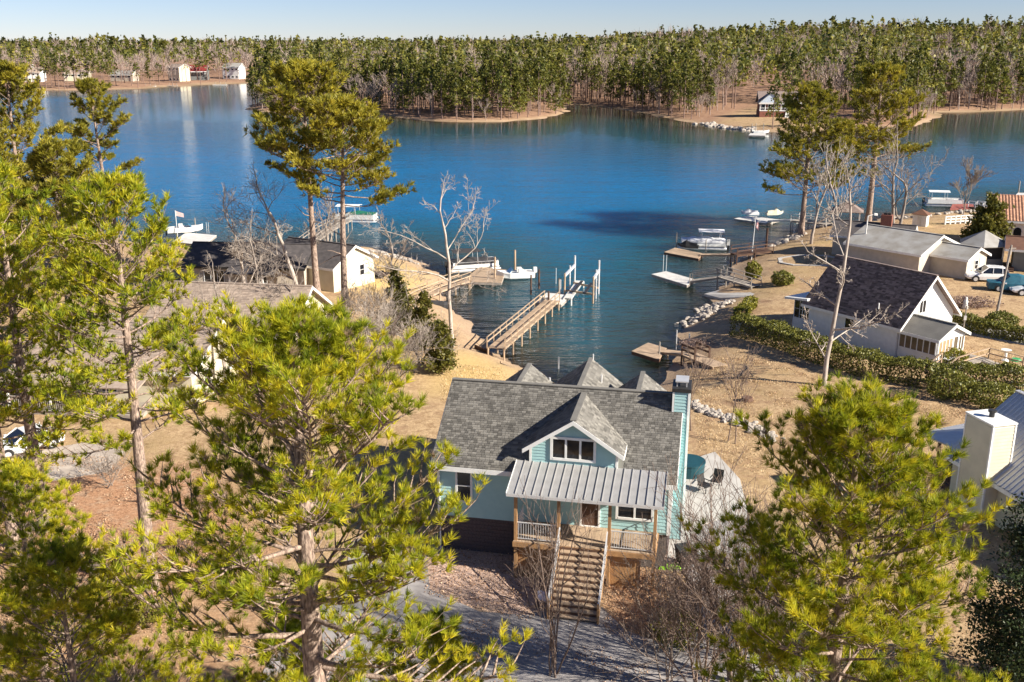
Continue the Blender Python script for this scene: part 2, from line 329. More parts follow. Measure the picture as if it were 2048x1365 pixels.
gm = np_mesh('ground', land, QF, ground_mat(), smooth=True)
for nm, arr in (('gold', lawn_gold), ('straw', straw), ('mulch', mulch), ('wood', wood_floor * (1 - clear)), ('sand', shore), ('bed', np.clip(-zz * 2.5, 0, 1))):
    a = gm.attributes.new(nm, 'FLOAT', 'POINT'); a.data.foreach_set('value', np.asarray(arr, np.float32))
link('ground', gm, kind='structure')

# ---------------------------------------------------------------- lake
def water_mat():
    m = bpy.data.materials.new('lake_water'); m.use_nodes = True; N = m.node_tree.nodes; L = m.node_tree.links; N.remove(N['Principled BSDF'])
    tc = N.new('ShaderNodeTexCoord')
    def noise(scale, rot, s, d, ro=0.55):
        mp = N.new('ShaderNodeMapping'); mp.inputs['Scale'].default_value = scale; mp.inputs['Rotation'].default_value = (0, 0, R(rot)); L.new(tc.outputs['Object'], mp.inputs[0])
        n = N.new('ShaderNodeTexNoise'); n.inputs['Scale'].default_value = s; n.inputs['Detail'].default_value = d; n.inputs['Roughness'].default_value = ro; L.new(mp.outputs[0], n.inputs['Vector']); return n.outputs[0]
    h1 = noise((0.32, 1, 1), 16, 0.62, 3); h2 = noise((0.45, 1, 1), -14, 1.9, 3); h3 = noise((0.25, 1, 1), 24, 0.16, 2)
    s1 = N.new('ShaderNodeMath'); s1.operation = 'MULTIPLY_ADD'; s1.inputs[1].default_value = 0.35; L.new(h2, s1.inputs[0]); L.new(h1, s1.inputs[2])
    gust = N.new('ShaderNodeMapRange'); gust.inputs[1].default_value = 0.35; gust.inputs[2].default_value = 0.65; gust.inputs[3].default_value = 0.55; gust.inputs[4].default_value = 1.0; L.new(h3, gust.inputs[0])
    calm = N.new('ShaderNodeAttribute'); calm.attribute_name = 'calm'
    st = N.new('ShaderNodeMath'); st.operation = 'MULTIPLY'; L.new(gust.outputs[0], st.inputs[0]); L.new(calm.outputs['Fac'], st.inputs[1])
    bp = N.new('ShaderNodeBump'); bp.inputs['Distance'].default_value = 1.7; L.new(st.outputs[0], bp.inputs['Strength']); L.new(s1.outputs[0], bp.inputs['Height'])
    fr = N.new('ShaderNodeFresnel'); fr.inputs['IOR'].default_value = 1.42; L.new(bp.outputs[0], fr.inputs['Normal'])
    gl = N.new('ShaderNodeBsdfGlossy'); gl.inputs['Roughness'].default_value = 0.11; L.new(bp.outputs[0], gl.inputs['Normal'])
    df = N.new('ShaderNodeSubsurfaceScattering'); df.falloff = 'BURLEY'; df.inputs['Scale'].default_value = 14.0; df.inputs['Radius'].default_value = (0.6, 1.0, 1.2); L.new(bp.outputs[0], df.inputs['Normal'])
    dep_refl = N.new('ShaderNodeAttribute'); dep_refl.attribute_name = 'depth_and_reflection'
    cr = N.new('ShaderNodeValToRGB'); e = cr.color_ramp.elements; e[0].color = (0.05, 0.055, 0.028, 1); e[0].position = 0.0; e[1].color = (0.012, 0.155, 0.35, 1); e[1].position = 1.0  # low end: shallows, and the far wood's reflection painted into the water colour
    k = e.new(0.4); k.color = (0.014, 0.10, 0.15, 1); L.new(dep_refl.outputs['Fac'], cr.inputs[0]); L.new(cr.outputs[0], df.inputs[0])
    tr = N.new('ShaderNodeBsdfTransparent'); tr.inputs[0].default_value = (0.75, 0.72, 0.5, 1)
    cl = N.new('ShaderNodeAttribute'); cl.attribute_name = 'clear'
    m1 = N.new('ShaderNodeMixShader'); L.new(cl.outputs['Fac'], m1.inputs[0]); L.new(df.outputs[0], m1.inputs[1]); L.new(tr.outputs[0], m1.inputs[2])
    m2 = N.new('ShaderNodeMixShader'); L.new(fr.outputs[0], m2.inputs[0]); L.new(m1.outputs[0], m2.inputs[1]); L.new(gl.outputs[0], m2.inputs[2])
    L.new(m2.outputs[0], N['Material Output'].inputs['Surface']); return m
wet = (zz < 0.6).reshape(ny, nx)
cell = (wet[:-1, :-1] | wet[1:, :-1] | wet[:-1, 1:] | wet[1:, 1:]).ravel()
wv = land.copy(); wv[:, 2] = 0.0
used = np.unique(QF[cell]); remap = np.full(len(wv), -1); remap[used] = np.arange(len(used))
wm = np_mesh('lake', wv[used], remap[QF[cell]], water_mat(), smooth=True)
dshore = -np.maximum(dn_, df_)[used]; depth_and_reflection = np.maximum(-zz[used], 0)  # water below the surface here, used for clearness
for nm, arr in (('depth_and_reflection', np.minimum(np.clip(-dn_[used] / 34, 0, 1), np.clip(-df_[used] / 130, 0, 1))), ('clear', 0.85 * np.exp(-depth_and_reflection * 2.6)), ('calm', np.minimum(np.clip(0.30 + np.maximum(-dn_[used], 0) / 45, 0.30, 1), np.interp(-df_[used], [0, 45, 110, 200], [0.01, 0.03, 0.4, 1])))):  # far-shore term widens the brown-green band to paint the wood's reflection
    a = wm.attributes.new(nm, 'FLOAT', 'POINT'); a.data.foreach_set('value', np.asarray(arr, np.float32))
link('lake', wm, kind='structure')
# ---------------------------------------------------------------- plants
def seg_mesh(name, S, m, n=5, thin=0.022):
    """S rows: p(3) q(3) r0 r1 -> tapered tubes, thin ones three-sided"""
    S = np.asarray(S, float); big = S[:, 6] > thin
    if n == 3 or big.all(): V, F = seg_arrays(S, n)
    elif not big.any(): V, F = seg_arrays(S, 3)
    else:
        V, F = seg_arrays(S[big], n); V2, F2 = seg_arrays(S[~big], 3); F = np.concatenate([F, F2 + len(V)]); V = np.concatenate([V, V2])
    return np_mesh(name, V, F, m, smooth=True)
def seg_arrays(S, n):
    P, Q, r0, r1 = S[:, :3], S[:, 3:6], S[:, 6], S[:, 7]
    d = Q - P; d /= np.linalg.norm(d, axis=1, keepdims=True) + 1e-9
    up = np.where(np.abs(d[:, 2:3]) < 0.95, np.array([[0, 0, 1.0]]), np.array([[1.0, 0, 0]]))
    a = np.cross(d, up); a /= np.linalg.norm(a, axis=1, keepdims=True); b = np.cross(a, d)
    V = np.zeros((len(S), 2 * n, 3))
    for i in range(n):
        k = a * math.cos(2*math.pi*i/n) + b * math.sin(2*math.pi*i/n)
        V[:, i] = P + k * r0[:, None]; V[:, n + i] = Q + k * r1[:, None]
    f = np.array([[i, (i+1) % n, n + (i+1) % n, n + i] for i in range(n)])
    F = (f[None] + (np.arange(len(S)) * 2 * n)[:, None, None]).reshape(-1, 4)
    return V.reshape(-1, 3), F
def chain(S, pts, r0, r1):
    n = len(pts) - 1
    for i in range(n):
        ra = r0 + (r1 - r0) * i / n; rb = r0 + (r1 - r0) * (i + 1) / n
        S.append((*pts[i], *pts[i+1], ra, rb))
def unit(v): return v / (np.linalg.norm(v) + 1e-9)
def tuft_mesh(name, T, m, K, ln, wd, rng, spread=0.95, tone_fn=None):
    """needle tufts: T rows p(3) d(3) tone"""
    T = np.asarray(T, float); n = len(T)
    p = np.repeat(T[:, :3], K, 0); d = np.repeat(T[:, 3:6], K, 0); tone = np.repeat(T[:, 6], K)
    r = rng.normal(size=p.shape); r /= np.linalg.norm(r, axis=1, keepdims=True)
    dd = d + r * spread; dd /= np.linalg.norm(dd, axis=1, keepdims=True)
    w = np.cross(dd, rng.normal(size=p.shape)); w /= np.linalg.norm(w, axis=1, keepdims=True) + 1e-9
    L = ln * rng.uniform(0.7, 1.15, len(p))[:, None]
    p = p + d * rng.uniform(-0.22, 0.12, len(p))[:, None] * ln
    V = np.stack([p - w * wd * 0.5, p + w * wd * 0.5, p + dd * L], 1)
    V[:, 0] += dd * L * 0.12; V[:, 1] += dd * L * 0.12
    F = np.arange(len(p) * 3).reshape(-1, 3)
    return np_mesh(name, V.reshape(-1, 3), F, m, np.clip(tone + rng.normal(0, 0.07, len(tone)), 0, 1))
def pine_skeleton(H, z0, Rm, seed, nb, sub=6, flat=0.0, lean=(0, 0), top_round=0.75, gap=0.0, tr=0.3, tw=3, dead=4, asym=0.0, inner=0.3):
    """trunk + whorled limbs + twigs; returns trunk segs, limb segs, tuft seats"""
    rng = np.random.default_rng(seed); TS, LS, T = [], [], []
    N = 14; bend = rng.normal(0, 0.012 * H, 2); ph = rng.uniform(0, 6)
    def axis(z):
        t = z / H; return np.array([lean[0]*t + bend[0]*math.sin(2.6*t + ph)*t, lean[1]*t + bend[1]*math.cos(2.2*t + ph)*t, z])
    zs = np.linspace(0, H, N + 1)
    for i in range(N):
        f0, f1 = 1 - zs[i]/H, 1 - zs[i+1]/H
        TS.append((*axis(zs[i]), *axis(zs[i+1]), tr*(0.12 + 0.88*f0**0.8)*(1.25 if i == 0 else 1), tr*(0.12 + 0.88*f1**0.8)))
    az = rng.uniform(0, 6.28); sect = rng.uniform(0, 6.28)
    for k in range(nb):
        t = (k + rng.uniform(0, 1)) / nb; t = t ** 0.9
        z = z0 + (H - z0) * min(t, 0.985); az += 2.4 + rng.normal(0, 0.4)
        if gap and rng.random() < gap * (1 - t): continue
        prof = (1 - t) ** top_round * (0.72 + 0.28 * math.sin(min(1, t * 3.0 + 0.35) * 1.57)) + 0.09
        Lb = Rm * prof * rng.uniform(0.62, 1.12) * (1 + asym * math.cos(az - sect))
        el = R(-4 + 58 * t ** 1.35) + rng.normal(0, 0.12) - flat * 0.2
        Lb = min(Lb, (H + 0.15 - z) / max(math.sin(el + 0.3), 0.12) * 0.85 + 0.25)
        d = np.array([math.cos(az) * math.cos(el), math.sin(az) * math.cos(el), math.sin(el)]); p = axis(z); pts = [p]; nseg = 6
        for s in range(nseg):
            d = unit(d + np.array([0, 0, 0.05 + 0.05 * s / nseg]) + rng.normal(0, 0.07, 3)); p = p + d * Lb / nseg; pts.append(p)
        rb = max(0.012, tr * 0.15 * (Lb / Rm) + 0.012) * (1.2 - 0.4 * t); chain(LS, pts, rb, 0.008)
        tone0 = rng.uniform(0.35, 0.75)
        ns = max(3, int(sub * Lb / Rm * 1.6 + 1.5)); side = 1
        for j in range(ns):
            s = (inner + (1 - inner) * (j + rng.uniform(0, 1)) / ns) * nseg; i0 = min(int(s), nseg - 1); q = pts[i0] + (pts[i0+1] - pts[i0]) * (s - i0)
            bd = unit(pts[i0+1] - pts[i0]); side = -side
            lat = unit(np.cross(bd, [0, 0, 1])) * side
            sdv = unit(bd * rng.uniform(0.5, 1.0) + lat * rng.uniform(0.5, 1.0) + np.array([0, 0, rng.uniform(0.0, 0.45)]))
            Ls = Lb * rng.uniform(0.18, 0.34) * (1.25 - 0.5 * s / nseg) + 0.18
            sp_ = [q]; nn = 3
            for _ in range(nn): sdv = unit(sdv + np.array([0, 0, 0.10]) + rng.normal(0, 0.12, 3)); sp_.append(sp_[-1] + sdv * Ls / nn)
            chain(LS, sp_, rb * 0.38 + 0.004, 0.005)
            for w in range(tw):
                f = (0.35 + 0.65 * (w + rng.uniform(0, 1)) / tw) * nn; i1 = min(int(f), nn - 1); o = sp_[i1] + (sp_[i1+1] - sp_[i1]) * (f - i1)
                td = unit(sdv + rng.normal(0, 0.55, 3) + np.array([0, 0, 0.35])); lt = rng.uniform(0.10, 0.34) * (0.5 + 0.12 * Rm)
                
                T.append((*(o + td * lt), *unit(td + np.array([0, 0, 0.35])), tone0 + rng.normal(0, 0.16)))
            T.append((*sp_[-1], *unit(sdv + np.array([0, 0, 0.4])), tone0 + rng.normal(0, 0.14) + 0.08))
        T.append((*pts[-1], *unit(d + np.array([0, 0, 0.4])), tone0 + 0.15))
    for k in range(dead):                      # bare snags under the crown
        z = z0 * rng.uniform(0.55, 1.0); a = rng.uniform(0, 6.28); p = axis(z); L_ = rng.uniform(0.5, 1.8) * Rm / 3
        d = unit(np.array([math.cos(a), math.sin(a), rng.uniform(-0.1, 0.5)])); pts = [p]
        for _ in range(3): d = unit(d + rng.normal(0, 0.15, 3)); pts.append(pts[-1] + d * L_ / 3)
        chain(LS, pts, 0.035 * Rm / 3, 0.008)
    return TS, LS, T, rng
def pine(label, loc, H, z0, Rm, seed, nb, sub=6, K=26, ln=0.21, wd=0.017, m=None, group=None, name='pine_tree', rz=0.0, spread=0.95, shift=0.0, **kw):
    t = thing(name, label, 'tree', loc, rz, group)
    TS, LS, T, rng = pine_skeleton(H, z0, Rm, seed, nb, sub, **kw)
    T = np.array(T); T[:, 6] += shift
    dead = rng.random(len(T)) < 0.05; T[dead, 6] = 0.02
    link('trunk', seg_mesh('pine_trunk', TS, BARKP, 10), t); link('limb_framework', seg_mesh('pine_limbs', LS, BARKP, 5), t)
    link('needle_crown', tuft_mesh('pine_needles', T, m or NEEDLE, K, ln, wd, rng, spread), t)
    return t
def grow_bare(seed, H, r, levels=5, spread=0.6, up=0.25, trunk=0.35, nch=4, kink=0.16, lean=(0, 0), d0=None, short=0.62, droop=0.0):
    """branching skeleton of a leafless tree"""
    rng = np.random.default_rng(seed); S0, S1 = [], []
    def grow(p, d, L_, r_, lev):
        n = 6 if lev == 0 else (4 if lev < levels else 2); pts = [p]
        for i in range(n):
            d = unit(d + rng.normal(0, kink * (0.45 if lev == 0 else 1), 3) + np.array([0, 0, (up if lev else 0.05) * 0.25 - droop * lev * 0.03])); pts.append(pts[-1] + d * L_ / n)
        r1 = r_ * (0.55 if lev < levels else 0.3); chain(S0 if lev <= 0 else S1, pts, r_, r1)
        if lev >= levels: return
        k = nch + (2 if lev == 0 else 0)
        for c in range(k):
            s = (trunk if lev == 0 else 0.25) + (1 - (trunk if lev == 0 else 0.25)) * (c + rng.uniform(0.2, 1)) / k; s = min(s, 0.999) * n; i0 = int(s); q = pts[i0] + (pts[i0+1] - pts[i0]) * (s - i0)
            bd = unit(pts[i0+1] - pts[i0]); lat = unit(np.cross(bd, rng.normal(size=3)))
            nd = unit(bd * (1 - spread * 0.5) + lat * spread * rng.uniform(0.7, 1.3) + np.array([0, 0, up]))
            rr = (r_ + (r1 - r_) * s / n) * rng.uniform(0.45, 0.65)
            grow(q, nd, L_ * short * rng.uniform(0.65, 1.15) * (1.15 - 0.35 * s / n), max(rr, 0.008), lev + 1)
        grow(pts[-1], unit(d + rng.normal(0, 0.2, 3)), L_ * short * rng.uniform(0.7, 1.0), r1, lev + 1)
    grow(np.zeros(3), unit(np.array([lean[0], lean[1], 1.0]) if d0 is None else np.array(d0, float)), H, r, 0)
    return S0, S1
def bare_tree(label, loc, H, r, seed, m=BARKG, levels=5, name='bare_tree', group=None, rz=0.0, twig=1.0, **kw):
    t = thing(name, label, 'tree', loc, rz, group); S0, S1 = grow_bare(seed, H, r, levels, **kw)
    S1 = np.array(S1); S1[:, 6:8] = np.maximum(S1[:, 6:8], 0.010 * twig)
    link('trunk', seg_mesh('bare_trunk', S0, m, 9), t); link('branch_crown', seg_mesh('bare_branches', S1, m, 4), t); return t
def bare_shrub(label, loc, H, seed, stems=6, m=BARKB, levels=3, spread=0.55, r=0.03, twig=1.0, fan=0.5, name='bare_shrub', group=None, nch=4):
    t = thing(name, label, 'shrub', loc, 0, group); rng = np.random.default_rng(seed)
    for s in range(stems):
        a = rng.uniform(0, 6.28); f = rng.uniform(0.1, fan)
        S0, S1 = grow_bare(seed * 31 + s, H * rng.uniform(0.45, 0.62), r * rng.uniform(0.7, 1.2), levels, spread, 0.2, 0.25, nch, d0=(math.cos(a) * f, math.sin(a) * f, 1))
        S = np.array(S0 + S1); S[:, 6:8] = np.maximum(S[:, 6:8], 0.007 * twig)
        b = rng.uniform(-0.25, 0.25, 2); S[:, 0:2] += b; S[:, 3:5] += b
        link('stem', seg_mesh('shrub_stem', S, m, 4), t)
    return t
def leaf_blob(name, pts, m, size, rng, tone, asp=1.6, nrm=None):
    """small leaf faces at the given points"""
    P = np.asarray(pts, float); n = len(P); a = rng.normal(size=(n, 3)); a /= np.linalg.norm(a, axis=1, keepdims=True)
    b = np.cross(a, rng.normal(size=(n, 3))); b /= np.linalg.norm(b, axis=1, keepdims=True); s = size * rng.uniform(0.6, 1.3, (n, 1))
    V = np.stack([P - a*s*asp*0.5, P + b*s*0.5, P + a*s*asp*0.5, P - b*s*0.5], 1)
    return np_mesh(name, V.reshape(-1, 3), np.arange(n * 4).reshape(-1, 4), m, tone)
def shell_points(rng, n, rx, ry, rz_, lump=0.25, zc=0.0, thick=0.35):
    d = rng.normal(size=(n, 3)); d /= np.linalg.norm(d, axis=1, keepdims=True)
    k = 1 + lump * (np.sin(d[:, 0]*5 + 1) * np.cos(d[:, 1]*6) + 0.5*np.sin(d[:, 2]*9 + d[:, 0]*7)); rad = k * (1 - thick * rng.random(n) ** 2)
    return d * np.array([rx, ry, rz_]) * rad[:, None] + np.array([0, 0, zc])
def bush(label, loc, rx, ry, h, seed, m=HEDGE, n=2600, size=0.09, name='round_bush', group=None, lump=0.16):
    t = thing(name, label, 'bush', loc, 0, group); rng = np.random.default_rng(seed)
    P = shell_points(rng, n, rx, ry, h * 0.55, lump, h * 0.5); P = P[P[:, 2] > 0.02]
    tone = np.clip(0.5 + 0.2 * rng.normal(size=len(P)), 0, 1)
    link('foliage', leaf_blob('bush_leaves', P, m, size, rng, tone), t)
    S0, S1 = grow_bare(seed, h * 0.5, 0.04, 2, 0.6); link('stem', seg_mesh('bush_stem', S0 + S1, BARKB, 4), t); return t
def cedar(label, loc, H, Rm, seed, m=CEDAR, n=9000, size=0.2, name='cedar_tree', group=None, ragged=0.35, pw=0.8):
    t = thing(name, label, 'tree', loc, 0, group); rng = np.random.default_rng(seed); pts = []; tone = []; LS = []
    nb = 90
    for k in range(nb):
        f = rng.random() ** 1.2; z = H * (0.06 + 0.92 * f); a = rng.uniform(0, 6.28); L_ = Rm * (1 - f) ** pw * rng.uniform(1 - ragged, 1.15) + 0.15
        d = np.array([math.cos(a), math.sin(a), 0.35 + 0.5 * f]); LS.append((0, 0, z, *(d * L_ * 0.9 + [0, 0, z]), 0.03, 0.008))
        c = max(8, int(n / nb * (0.35 + 1.3 * (1 - f)))); s = rng.random(c) ** 0.7
        pts.append(np.array([0, 0, z]) + d * (s * L_)[:, None] + rng.normal(0, 1, (c, 3)) * (0.06 + 0.16 * L_ * (1.15 - 0.6 * s))[:, None] * np.array([1, 1, 0.8]))
        tone.append(np.full(c, rng.uniform(0.25, 0.75)))
    P = np.concatenate(pts); tn = np.clip(np.concatenate(tone) + rng.normal(0, 0.1, len(P)), 0, 1); k = P[:, 2] > 0.1
    link('trunk', seg_mesh('cedar_trunk', [(0, 0, 0, 0, 0, H * 0.95, 0.03 * H * 0.55, 0.02)], BARKP, 7), t)
    link('limb_framework', seg_mesh('cedar_limbs', LS, BARKP, 4), t)
    link('foliage_crown', leaf_blob('cedar_foliage', P[k], m, size, rng, tn[k], 2.0), t); return t

# ---- foreground pines (trunks start below the picture)
NEAR_T = dict(K=32, ln=0.27, wd=0.020, tw=4, spread=0.72)
LEFT_T = dict(K=14, ln=0.35, wd=0.05, tw=4, spread=0.75, inner=0.33)
pine('nearest tall pine with rough grey trunk left of the mint house', (-5.3, 23.4, 2.2), 18.3, 7.2, 4.8, 11, 122, sub=10, tr=0.46, lean=(-0.15, 0.2), top_round=0.27, dead=9, shift=0.08, gap=0.45, inner=0.3, **NEAR_T)
pine('dense yellow green pine at lower right corner before the driveway', (8.5, 23.2, 2.2), 16.3, 4.6, 4.1, 23, 110, sub=10, tr=0.30, lean=(0.25, 0.3), top_round=0.32, dead=5, shift=0.08, gap=0.06, inner=0.28, **NEAR_T)
pine('low pine filling the lower left corner of the yard', (-13.6, 26.6, 2.2), 10.2, 3.0, 4.3, 37, 58, sub=9, tr=0.2, shift=0.14, top_round=0.5, gap=0.2, inner=0.3, **NEAR_T)
pine('small pine with broad low boughs at bottom left of the road', (-7.7, 29.6, 2.2), 6.2, 0.8, 2.8, 39, 40, sub=8, tr=0.14, shift=0.03, top_round=0.5, gap=0.3, inner=0.3, **NEAR_T)
pine('bushy young pine hiding the asphalt left of the bare shrub', (-2.6, 28.6, 2.2), 6.6, 0.8, 2.6, 41, 44, sub=8, tr=0.14, shift=0.06, top_round=0.5, gap=0.2, inner=0.3, **NEAR_T)
pine('young pine at the left edge below the white car', (-17.6, 32.5, 2.2), 10.4, 1.4, 3.8, 43, 56, sub=8, tr=0.2, shift=0.14, top_round=0.45, gap=0.2, inner=0.3, **NEAR_T)
pine('slender pine with straight trunk between white car and nearest pine', (*on(302, 1178)[:2], 2.2), 19.2, 7.4, 4.6, 45, 78, sub=8, tr=0.34, lean=(0.3, 0.3), top_round=0.36, gap=0.2, shift=0.08, **LEFT_T)
p = on(100, 1060); pine('forked left edge pine standing by the white car', (p.x - 0.2, p.y, 2.2), 19.0, 5.4, 4.6, 58, 62, sub=8, tr=0.36, lean=(-0.2, 0.2), top_round=0.42, gap=0.3, shift=0.04, **LEFT_T)
pine('far left pine cut by the picture edge', (-25.2, 45.5, 2.2), 20.4, 5.6, 4.4, 63, 60, sub=8, tr=0.3, top_round=0.42, gap=0.25, shift=0.04, **LEFT_T)
# ---- lakefront pines
def mid(label, px, py, H, z0, Rm, seed, nb, **kw):
    p = on(px, py); kw.setdefault('K', 10); kw.setdefault('ln', 0.56); kw.setdefault('wd', 0.13); kw.setdefault('sub', 8); kw.setdefault('inner', 0.4); kw['shift'] = kw.get('shift', 0) + 0.08; kw.setdefault('tw', 4); kw.setdefault('tr', 0.36); kw.setdefault('top_round', 0.35)
    return pine(label, p, H, z0, Rm, seed, nb, m=NEEDLE_M, group='lakefront pines', spread=0.8, **kw)
mid('tall twin crowned pine left of centre, taller of the pair', 634, 588, 22.8, 12.6, 6.0, 71, 66, lean=(-0.3, 0), gap=0.15, top_round=0.3)
mid('pine right of the taller twin with long bare trunk', 690, 622, 19.8, 10.2, 6.0, 72, 60, lean=(0.6, 0), gap=0.15, top_round=0.3)
mid('thin irregular pine rising over the water at far left', 232, 492, 20.5, 5.5, 4.2, 73, 40, lean=(-1.2, 0), gap=0.35, top_round=0.15, tr=0.3)
mid('leafy pine at left edge with rounded top over the lake', 60, 560, 22.5, 3.0, 6.8, 74, 80, lean=(0.5, 0), top_round=0.5)
mid('dense left edge pine lower than its lakeside neighbour', -40, 640, 20.0, 3.0, 7.0, 75, 80, top_round=0.45)
mid('mid left pine crown rising above the white shed', 150, 700, 17.0, 3.0, 5.0, 78, 60, top_round=0.45, gap=0.1)
mid('lakefront pine on right point with dark drooping crown', 1602, 470, 20.4, 5.6, 6.6, 76, 78, lean=(0.05, 0), tr=0.42, top_round=0.42, shift=-0.10)
mid('tallest lakefront pine on right point with bright broad crown', 1736, 445, 22.2, 8.0, 7.0, 77, 80, lean=(0.0, 0), tr=0.46, top_round=0.42)
# ---- leafless trees
def bt(label, px, py, *a, **k):
    p = on(px, py); return bare_tree(label, p, *a, **k)
bt('pale leafless tree with forked crown against the lake centre left', 905, 692, 9.3, 0.2, 5, BARKW, levels=5, trunk=0.5, spread=0.8, up=0.12, short=0.55, nch=3, twig=1.3)
bt('leaning leafless tree with fine crown beside the curved dock', 848, 640, 6.6, 0.18, 8, BARKG, levels=5, trunk=0.45, spread=0.6, up=0.15, short=0.52, nch=3, lean=(-0.38, 0), twig=1.5)
bt('spreading leafless tree in front of the black roofed house', 600, 590, 8.2, 0.24, 12, BARKW, levels=4, trunk=0.15, spread=0.75, up=0.05, short=0.6, nch=4, lean=(-0.35, 0), twig=1.6)
bt('grey leafless tree beside the two tall twin pines', 668, 560, 6.0, 0.15, 14, BARKG, levels=4, trunk=0.3, spread=0.6, short=0.55, twig=1.6)
bt('white barked leafless tree standing before the white house', 1648, 772, 12.4, 0.19, 21, BARKW, levels=4, trunk=0.04, spread=0.95, up=0.04, short=0.33, nch=6, kink=0.12, lean=(0.015, 0), twig=1.4)
bt('leafless tree on right point beside the dark pine', 1622, 488, 7.5, 0.22, 26, BARKW, levels=4, trunk=0.3, spread=0.6, up=0.2, short=0.58, nch=3, lean=(0.12, 0), twig=2.0)
bt('forked leafless tree behind the grey roofed house', 1668, 500, 8.5, 0.2, 27, BARKW, levels=4, trunk=0.3, spread=0.6, up=0.2, short=0.55, nch=3, twig=2.0)
bt('broad leafless tree on right lawn, nearer the water', 1786, 470, 8.0, 0.26, 28, BARKG, levels=4, trunk=0.4, spread=0.62, up=0.12, short=0.6, nch=3, twig=2.2)
bt('broad leafless tree on right lawn with limb reaching right', 1792, 487, 7.4, 0.24, 29, BARKG, levels=4, trunk=0.35, spread=0.66, up=0.12, short=0.6, nch=3, lean=(0.15, 0), twig=2.2)
bt('small reddish leafless tree by the white fence', 1925, 436, 5.0, 0.1, 30, BARKG, levels=4, trunk=0.2, spread=0.45, up=0.3, twig=2.2)
bt('leafless tree left of the cream house rear roof', 520, 650, 5.5, 0.16, 33, BARKG, levels=4, trunk=0.3, spread=0.7, up=0.1, short=0.6, nch=3, twig=1.5)
bt('leafless tree against the tan shingle roof', 585, 715, 4.4, 0.12, 34, BARKG, levels=4, trunk=0.25, spread=0.6, up=0.2, short=0.6, nch=3, twig=1.3)
bt('leafless tree in the yard before the tan roofed house', 455, 790, 6.2, 0.16, 35, BARKG, levels=4, trunk=0.25, spread=0.7, up=0.12, short=0.6, nch=3, twig=1.3)
bt('leafless tree in front of the low wide window', 495, 612, 6.4, 0.18, 36, BARKW, levels=4, trunk=0.2, spread=0.75, up=0.08, short=0.62, nch=4, twig=1.5)
# ---- bare thicket on the left bank and saplings
for i, (px, py, h) in enumerate([(752, 720, 5.5), (800, 760, 5.0), (735, 670, 4.5), (840, 735, 4.2), (780, 690, 5.0), (700, 640, 3.6)]):
    bare_shrub(['pale tangled bare shrub left of the golden lawn', 'bare shrub just above the nearest pine crown', 'bare shrub under the tall twin pines', 'low bare shrub beside the golden lawn edge', 'tallest tangled bare shrub on the left bank', 'bare shrub beside the cream gable wall'][i],
        on(px, py), h * 1.1, 140 + i, 6, BARKG if i % 3 else BARKW, 3, 0.75, 0.035, 1.8, 0.9, nch=3, group='bare shrubs on the left bank')
for i, (px, py, h) in enumerate([(1382, 862, 5.5), (1456, 884, 6.2), (1470, 888, 5.6), (758, 775, 5)]):
    bare_tree(['thin bare sapling beside the mint chimney', 'thin bare sapling left of the pair by the stone edging', 'thin bare sapling right of the pair by the stone edging', 'thin bare sapling on the left bank'][i], on(px, py), h * 0.62, 0.045, 160 + i, BARKB, 3, 'bare_sapling', 'bare saplings', trunk=0.4, spread=0.4, up=0.35, nch=3, twig=1.2)
# ---- foreground leafless shrubs
def fs(label, px, py, *a, **k):
    q = G(px, py, 2.2); return bare_shrub(label, (q.x, q.y, 2.2), *a, **k)
fs('dark bare shrub in front of the porch stairs', 1110, 1350, 7.6, 201, 6, BARKB, 3, 0.55, 0.045, 1.0, 0.5, nch=2)
fs('tall bare shrub with arching stems before the concrete pad', 1470, 1365, 10.0, 203, 8, BARKB, 3, 0.55, 0.055, 1.2, 0.55, nch=4)
fs('dense bare shrub at bottom right beside the driveway', 1580, 1340, 6.0, 205, 9, BARKB, 3, 0.6, 0.045, 1.2, 0.6, nch=4)
fs('twiggy bare shrub right of the stairs beside russet brush', 1330, 1375, 5.6, 215, 5, BARKG, 3, 0.6, 0.04, 1.0, 0.5, nch=3)
fs('arching bare shrub left of the right corner pine', 1400, 1390, 8.6, 219, 8, BARKB, 3, 0.6, 0.05, 1.2, 0.7, nch=4)
for i_, (px_, py_) in enumerate([(360, 1110), (115, 1165), (440, 1015), (55, 1085), (480, 1150)]):
    fs(['dead brush right of the slender pine trunk', 'dead brush at the left edge by the low pine', 'dead brush left of the nearest pine crown', 'dead brush below the white car', 'dead brush beside the asphalt edge'][i_], px_, py_, 1.9, 230 + i_, 7, BARKG if i_ % 2 else BARKB, 2, 0.9, 0.025, 1.3, 1.8, nch=4)
fs('small bare shrub left of the stairs by the porch post', 1070, 1215, 3.6, 207, 4, BARKB, 2, 0.6, 0.03, 1.0, 0.6)
fs('bare brush below the slender left pine', 200, 1150, 2.6, 209, 8, BARKG, 3, 0.9, 0.03, 1.3, 1.6, nch=3)
fs('bare brush beside the grey left driveway', 215, 975, 3.2, 211, 6, BARKG, 3, 0.8, 0.03, 1.3, 1.2, nch=3)
fs('thin bare shrub in front of the white car', 60, 1010, 4.0, 213, 4, BARKB, 4, 0.5, 0.035, 1.2, 0.5)
q = G(1335, 1290, 2.2); bush('yellow green shrub right of the porch stairs', (q.x + 0.4, q.y, 2.2), 1.0, 0.8, 1.5, 31, SHRUBY, 1500, 0.08, 'leafy_shrub', lump=0.3)
q = G(1390, 1200, 2.2); bush('russet dry leaved shrub beside the asphalt drive', (q.x, q.y, 2.2), 1.7, 1.3, 2.0, 32, SHRUBR, 5200, 0.06, 'leafy_shrub', lump=0.3)
